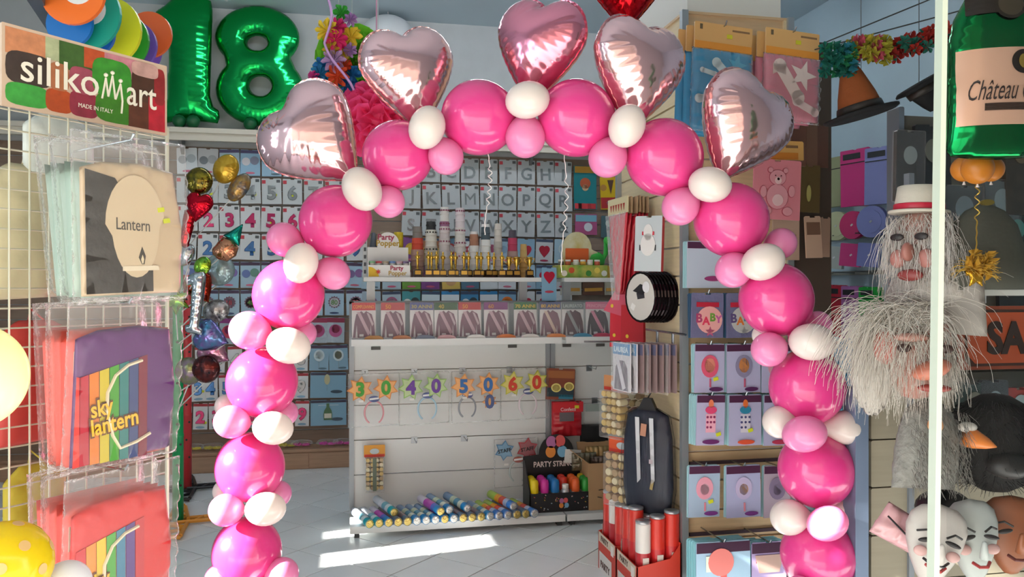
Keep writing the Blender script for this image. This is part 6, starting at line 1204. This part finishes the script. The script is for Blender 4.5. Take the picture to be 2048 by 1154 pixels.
# black gorilla-like wig
p = cp(1990, 885, 2.5); m4 = thing('hairy_mask', 'black shaggy hairy mask hanging right of the pigeon mask', 'mask', p, (0, 0, FY - .2))
lump(m4, 'head', .135, (1.0, .8, 1.15), (0, 0, 0), '#0c0b0c', rough=.9); lump(m4, 'muzzle', .05, (1.3, 1, .8), (0, -.10, -.05), '#191717')
hair(m4, [((.12 * math.cos(a) * math.sin(b), -.10 * math.sin(a) * math.sin(b), .14 * math.cos(b)), (math.cos(a), -math.sin(a), .2), RND.uniform(.04, .075), .15) for a, b in ((RND.uniform(0, 6.28), RND.uniform(.1, 2.7)) for _ in range(1000))], mat='#0f0e10', r=.0014, seg=5)
# plastic face masks on the slats
def plastic(px, py, d_, w, h, col, lab, yaw, tiltr=0.0, lips='#a83a38', brow=True, cheeks=True, beard=False):
    t = thing('face_mask', lab, 'mask', cp(px, py, d_), (0, tiltr, FY + yaw), 'plastic face masks')
    mask_head(t, w, h, col, k=.62, prof=[(.0, -.52), (.10, -.50), (.20, -.40), (.33, -.2), (.42, .02), (.45, .2), (.40, .36), (.26, .46), (0, .5), (-.26, .46), (-.40, .36), (-.45, .2), (-.42, .02), (-.33, -.2), (-.20, -.40), (-.10, -.50)])
    y0 = -w * .30
    obj('nose', MB().lathe([(.016, 0), (.012, .03), (.008, .055), (.002, .06)], 10).mesh('nose', M(col, rough=.4), True), t, (0, y0 - .025, -.03), (.25, 0, 0), (w * 5, w * 5, w * 5.5))
    for s in (-1, 1):
        lump(t, 'eye_slit', .013, (1.7, .6, .55), (.19 * w * s, y0 - .006, .10 * h), '#1e1a1a', (0, .25 * s, 0))
        if brow: obj('brow', MB().tube([(.08 * w * s, y0 - .012, .17 * h), (.2 * w * s, y0 - .006, .22 * h), (.32 * w * s, y0 + .012, .17 * h)], .0035, 5).mesh('brow', '#1b1718'), t)
        if cheeks: lump(t, 'cheek', .016, (1.2, .5, 1), (.23 * w * s, y0 + .008, -.06 * h), '#c79f9a')
    obj('lips', MB().tube([(-.14 * w, y0 + .0, -.20 * h), (-.06 * w, y0 - .018, -.235 * h), (.06 * w, y0 - .018, -.235 * h), (.14 * w, y0, -.20 * h)], .005, 6).mesh('lips', lips), t)
    if beard: obj('moustache', MB().tube([(-.18 * w, y0 + .005, -.14 * h), (-.08 * w, y0 - .02, -.17 * h), (0, y0 - .026, -.155 * h), (.08 * w, y0 - .02, -.17 * h), (.18 * w, y0 + .005, -.14 * h)], .004, 5).mesh('moustache', '#1b1718'), t)
    return t
plastic(1868, 1088, 2.36, .185, .24, '#bdb7b0', 'white plastic face mask with thin black moustache and pink cheeks', -.30, .14, beard=True)
plastic(1945, 1080, 2.42, .17, .25, '#b4bab6', 'white plastic face mask with red lips and bald brow', -.15, -.08, lips='#a02f30')
plastic(2022, 1068, 2.46, .19, .24, '#8f5230', 'orange brown wrinkled face mask at the right edge', -.25, .0, lips='#5a2018', cheeks=False)
t = thing('plastic_bag', 'pink crumpled plastic bag behind the moustache mask', 'bag', cp(1805, 1062, 2.46), (0, .5, FY)); obj('bag_body', inflate([(-.09, -.05), (.09, -.05), (.085, .05), (-.08, .06)], n=24, k=.5, crinkle=.4, freq=11, wd=.8, flat=.03).mesh('bag_body', M('#cfa0a4', rough=.15, bump=.4), True), t); obj('stitch_print', MB().tube([(-.08, -.035, .02), (0, -.035, -.005), (.07, -.035, -.04)], .003, 5).mesh('stitch_print', '#1f1a1c'), t)
lm = thing('bowler_cap', 'black bowler shaped cap with pink rim behind the white masks', 'hat', cp(1895, 1020, 2.5), (0, 0, FY)); lump(lm, 'cap', .075, (1.15, 1, .8), (0, .02, 0), '#101012'); lump(lm, 'lining', .05, (1.1, 1, .9), (.035, -.03, -.01), '#c06a58')
# champagne bottle balloon and its weight on the glass shelf
d = 2.15; p = cp(1993, 160, d); bt = thing('bottle_balloon', 'large green champagne bottle foil balloon with cream Château label', 'balloon', p, (0, 0, FY - .1))
BX = lambda x, y: ((x - 1993) * d / FPX, (160 - y) * d / FPX)
outl = [BX(*q) for q in ((1895, 298), (1903, 312), (1945, 318), (1993, 320), (2045, 317), (2088, 310), (2096, 298), (2090, 180), (2088, 90), (2078, 40), (2055, 0), (2040, -40), (2034, -110), (1952, -110), (1946, -40), (1931, 0), (1910, 40), (1900, 90), (1897, 180))]
obj('foil_body', inflate(outl, n=80, k=.55, crinkle=.04, freq=50, wd=.12).mesh('foil_body', M('#0e7a40', rough=.13, metal=1.0, bump=.03, nscale=10), True), bt)
infl_mb = inflate(outl, n=80, k=.55); iv = np.array([v for v in infl_mb.v if v[1] < 0])
def on_bottle(x, z):
    k_ = ((iv[:, 0] - x) ** 2 + (iv[:, 2] - z) ** 2).argsort()[:4]; return iv[k_, 1].mean()
def wrap(x0, x1, z0, z1, col, lift, nx=22, nz=10, ell=False, name='label'):
    mb = MB(); vs_ = []
    if ell:
        cx_, cz_ = (x0 + x1) / 2, (z0 + z1) / 2; vs_ = [(cx_, on_bottle(cx_, cz_) - lift, cz_)]
        for r_ in (.5, 1.0):
            for i in range(24): q = (cx_ + (x1 - x0) / 2 * r_ * math.cos(i * .2618), cz_ + (z1 - z0) / 2 * r_ * math.sin(i * .2618)); vs_.append((q[0], on_bottle(*q) - lift, q[1]))
        fs = [(0, 1 + i, 1 + (i + 1) % 24) for i in range(24)] + [(1 + i, 25 + i, 25 + (i + 1) % 24, 1 + (i + 1) % 24) for i in range(24)]
    else:
        for i in range(nx + 1):
            for j in range(nz + 1): x = x0 + (x1 - x0) * i / nx; z = z0 + (z1 - z0) * j / nz; vs_.append((x, on_bottle(x, z) - lift, z))
        fs = [(i * (nz + 1) + j, (i + 1) * (nz + 1) + j, (i + 1) * (nz + 1) + j + 1, i * (nz + 1) + j + 1) for i in range(nx) for j in range(nz)]
    return obj(name, mb.add(vs_, fs).mesh(name, M(col, rough=.25, metal=.2), True), bt)
x0, z0 = BX(1906, 257); x1, z1 = BX(2082, 108); wrap(x0, x1, z0, z1, '#cfa58c', .002)
x0, z0 = BX(1950, 230); x1, z1 = BX(2075, 216); wrap(x0, x1, z0, z1, '#3a2a22', .004, name='label_band')
x0, z0 = BX(1997, 160); x1, z1 = BX(2042, 113); wrap(x0, x1, z0, z1, '#221c18', .004, ell=True, name='medallion'); x0, z0 = BX(2010, 150); x1, z1 = BX(2030, 122); wrap(x0, x1, z0, z1, '#8a7430', .0055, ell=True, name='medallion_print')
x0, z0 = BX(1925, 38); x1, z1 = BX(2062, 2); wrap(x0, x1, z0, z1, '#2a2420', .003, name='neck_band'); x0, z0 = BX(1970, 52); x1, z1 = BX(2030, -8); wrap(x0, x1, z0, z1, '#2c2620', .006, ell=True, name='medallion'); x0, z0 = BX(1976, 46); x1, z1 = BX(2024, -2); wrap(x0, x1, z0, z1, '#4a4234', .0075, ell=True, name='medallion_print')
tm = text_me('Château C', .075, '#241a18', ext=.0, shear=.45, width=.155); tm = tm.copy(); cx_, cz_ = BX(1980, 190)
for v in tm.vertices: v.co.x += cx_; v.co.z += cz_; v.co.y = on_bottle(v.co.x, v.co.z) - .005
obj('lettering', tm, bt)
sh_y = 2.33
gs = thing('glass_shelf', 'thin white shelf level with the eye behind the glass pane', 'shelf', (0, 0, 0))
obj('board', MB().bev(1.86, 3.0, 2.10, 2.46, 1.478, 1.496, .002).mesh('board', M('#e2e2dc', rough=.3)), gs)
for x in (1.9, 2.7): obj('bracket', MB().box(x, x + .02, 2.12, 2.47, 1.455, 1.478).mesh('bracket', '#b8bcc0'), gs); obj('post', MB().box(x, x + .02, 2.44, 2.468, 0.02, 1.9).mesh('post', M('#8a9098', rough=.4, metal=.4)), gs)
w_p = cp(1952, 548, 2.28)
wt = thing('star_weight', 'crumpled gold foil star weight on the thin white shelf', 'balloon weight', (w_p.x, w_p.y, 1.497))
obj('star', inflate([((.042 if i % 2 == 0 else .02) * math.sin(math.pi * i / 5), .04 + (.042 if i % 2 == 0 else .02) * math.cos(math.pi * i / 5)) for i in range(10)], n=24, k=.7, crinkle=.2).mesh('star', M('#c8982a', rough=.25, metal=.9, bump=.5, nscale=40), True), wt)
hair(wt, [((0, 0, .05), (RND.uniform(-1, 1), RND.uniform(-1, 1), RND.uniform(0, 1)), .07, .4) for _ in range(60)], mat='#c8a03a', r=.002, name='foil_strands', seg=4)
for i in range(16): flower(wt, (RND.uniform(-.025, .025), RND.uniform(-.02, .02), .07 + RND.uniform(-.02, .03)), .022, '#c8982a', 5, i, (RND.uniform(-1, 1), 0, RND.uniform(-2, 2)))
for k, (px, py, r) in enumerate(((1928, 338, 25), (1982, 338, 25), (1955, 337, 30))):
    t = thing('small_balloon', ['left small amber balloon under the bottle balloon', 'right small amber balloon under the bottle balloon', 'middle small amber balloon under the bottle balloon'][k], 'balloon', cp(px, py, 2.28 - (.06 if k == 2 else 0)), (0, 0, 0), 'amber balloons under the bottle')
    obj('balloon_body', MB().lathe(bigprof(r * 2.25 / FPX), 28).mesh('balloon_body', M('#c87a1c', rough=.35, trans=.2), True), t); obj('knot', knot_me['w'], t, (0, 0, -r * 2.25 / FPX), scale=(.1,) * 3)
a, b = cp(1955, 365, 2.26), Vector((w_p.x, w_p.y, 1.55)); L = (a - b).length
tag(obj('curling_ribbon', MB().tube([a.lerp(b, i / 60) + Vector((.006 * math.cos(i * .9), .006 * math.sin(i * .9), 0)) * (1 if i < 26 else .15) for i in range(61)], .0018, 4).mesh('curling_ribbon', M('#b8983a', rough=.3, metal=.6))), 'gold curly ribbon from the amber balloons to the star weight', 'ribbon')
# dark costume packets on the rear slat panel, grey cape and sign
sgx0, sgx1 = 1906, 2254; yS = 2.44
a, b = oy(sgx0, 612, yS), oy(sgx1, 740, yS); w = b.x - a.x; h = oy(sgx0, 612, yS).z - oy(sgx0, 738, yS).z
sl = thing('saloon_sign', 'orange brown SALOON plaque with carved dark border', 'sign', ((a.x + b.x) / 2, yS - .03, a.z - h / 2), (0, 0, 0))
obj('board', MB().bev(-w / 2, w / 2, -.012, .012, -h / 2, h / 2, .004).mesh('board', M('#8a3a1e', rough=.55, noise=.15, nscale=10)), sl)
obj('border', MB().bev(-w / 2 + .012, w / 2 - .012, -.014, -.012, -h / 2 + .012, h / 2 - .012, .02).mesh('border', '#3a1a10'), sl); obj('panel', MB().bev(-w / 2 + .02, w / 2 - .02, -.016, -.014, -h / 2 + .022, h / 2 - .022, .03).mesh('panel', M('#b04a22', rough=.55, noise=.12, nscale=10)), sl)
obj('lettering', text_me('SALOON', .15, '#2a1610', ext=.002, off=.006, width=w * .74), sl, (.0, -.018, 0))
obj('screw', disc_me(.008, '#2a1a14'), sl, (-w / 2 + .02, -.013, h / 2 - .02))
cs = [(1818, 262, .13, .30, '#26282a', 'black costume packet left of the rear display panel'), (1862, 250, .17, .32, '#2c2c2e', 'dark costume packet with pale print, behind the glass edge'), (1925, 372, .18, .28, '#3a4244', 'grey feather boa packet behind the amber balloons'), (2000, 360, .17, .26, '#4a5456', 'silver grey packet right of the amber balloons'), (2036, 240, .16, .42, '#3c3226', 'brown costume packet at the right edge'), (2030, 420, .14, .24, '#22302c', 'dark green packet at the right edge below the amber balloons'), (1820, 600, .2, .2, '#1c1c1e', 'black costume packet between the two haired masks'), (1945, 765, .13, .20, '#2c3a38', 'dark teal printed packet under the SALOON plaque'), (1985, 760, .11, .20, '#383c40', 'grey printed packet under the SALOON plaque'), (2036, 775, .13, .18, '#8a2f28', 'red printed packet under the right end of the plaque'), (2030, 480, .2, .3, '#16181a', 'black costume packet above the plaque at the right edge')]
for k, (px, py, w_, h_, c, lab) in enumerate(cs):
    yy = 3.0 if py < 560 else 2.42
    q = oy(px, py, yy); f = 1.0
    o = pack('costume_packet', w_, h_, M(c, rough=.3, noise=.3, nscale=16), (q.x, yy, q.z), lab, 'packet', 'costume packets behind the glass', t=.02, prints=[('print', disc_me(w_ * .25, ['#8a9494', '#6a6a60', '#7a8a90', '#8a9a9c', '#6a5a40', '#4a8a80'][k % 6], w_ * .3), 0, -h_ * .35)], film=k in (0, 2, 3))
cpz = cp(1985, 395, 2.36); cpe = thing('grey_cape', 'sheer grey cape on a stand right of the glass edge', 'costume', (cpz.x, cpz.y + .03, 1.497), (0, 0, FY))
obj('cape', MB().lathe([(.11, 0), (.115, .06), (.11, .14), (.09, .21), (.055, .255), (.02, .275), (.001, .28)], 28).mesh('cape', M('#55564c', rough=.7, trans=.3, bump=.5, nscale=9), True), cpe, scale=(1.05, .55, .92)); obj('brooch', MB().disc(0, 0, .02, -.07, -.06, rz=.009).mesh('brooch', M('#8a7a3a', rough=.3, metal=.7)), cpe, (-.02, .02, .255))
# paper leis and hats hanging on a line at the upper right
ln = thing('flower_line', 'line of teal, yellow and red paper flower chains across the upper right', 'garland', cp(1770, 110, 3.3), (0, 0, FY))
def lq(px, py, d_): q = cp(px, py, d_) - ln.location; return Vector((q.x * CA - q.y * SA, q.x * SA + q.y * CA, q.z))
for x, y, c in [(1650 + 12 * (i % 5) + 4 * (i % 2), 98 + 11 * (i // 5), ['#1f7a6a', '#2a8a5a', '#1a6a5a', '#2a7a8a'][i % 4]) for i in range(25)] + [(1705 + 13 * (i % 6), 84 + 11 * (i // 6), ['#b8a83a', '#c8586a', '#b0a83a'][i % 3]) for i in range(24)] + [(1782 + 12 * (i % 10), 92 - 4.2 * (i % 10) + 13 * (i // 10), ['#b8352a', '#a82f28', '#2f7a68'][i % 3]) for i in range(30)]:
    flower(ln, lq(x, y, 3.3 + RND.uniform(-.05, .05)), 15 * 3.3 / FPX, c, 6, RND.uniform(0, 6), (RND.uniform(-.7, .7), 0, RND.uniform(-.7, .7)))
obj('wire', MB().tube([lq(1560, 118, 3.62), lq(2150, -40, 3.1)], .003, 5).mesh('wire', '#3a3c3c'), ln); obj('wire', MB().tube([lq(1560, 122, 3.66), lq(2150, -120, 3.1)], .003, 5).mesh('wire', '#3a3c3c'), ln)
def cone_hat(px, py, d_, lab, c1, c2, r, h, lean):
    t = thing('costume_hat', lab, 'hat', cp(px, py, d_), (0, lean, FY))
    obj('cone', MB().lathe([(r * .62, 0), (r * .5, h * .35), (r * .3, h * .75), (r * .14, h), (.001, h * 1.02)], 24).mesh('cone', M(c1, rough=.8, bump=.3, nscale=12), True), t); obj('brim', MB().lathe([(.001, -.002), (r * .9, -.012), (r, -.004), (r, .004), (r * .6, .012)], 28).mesh('brim', M(c2, rough=.85), True), t); obj('string', MB().tube([(0, 0, 0), tuple(Euler((0, lean, FY)).to_matrix().inverted() @ Vector((0, 0, ZC - t.location.z)))], .0015, 4).mesh('string', '#4a4a48'), t); obj('band', MB().lathe([(r * .64, .008), (r * .61, .03), (r * .59, .04)], 24).mesh('band', '#2c2622', True), t)
cone_hat(1722, 228, 3.35, 'black brimmed witch hat with an orange crown on the upper right', '#8f4a1c', '#131214', .15, .23, -.25)
cone_hat(1838, 172, 3.4, 'black brimmed hat hanging below the red paper flowers', '#0f0e10', '#141315', .10, .12, 2.6)
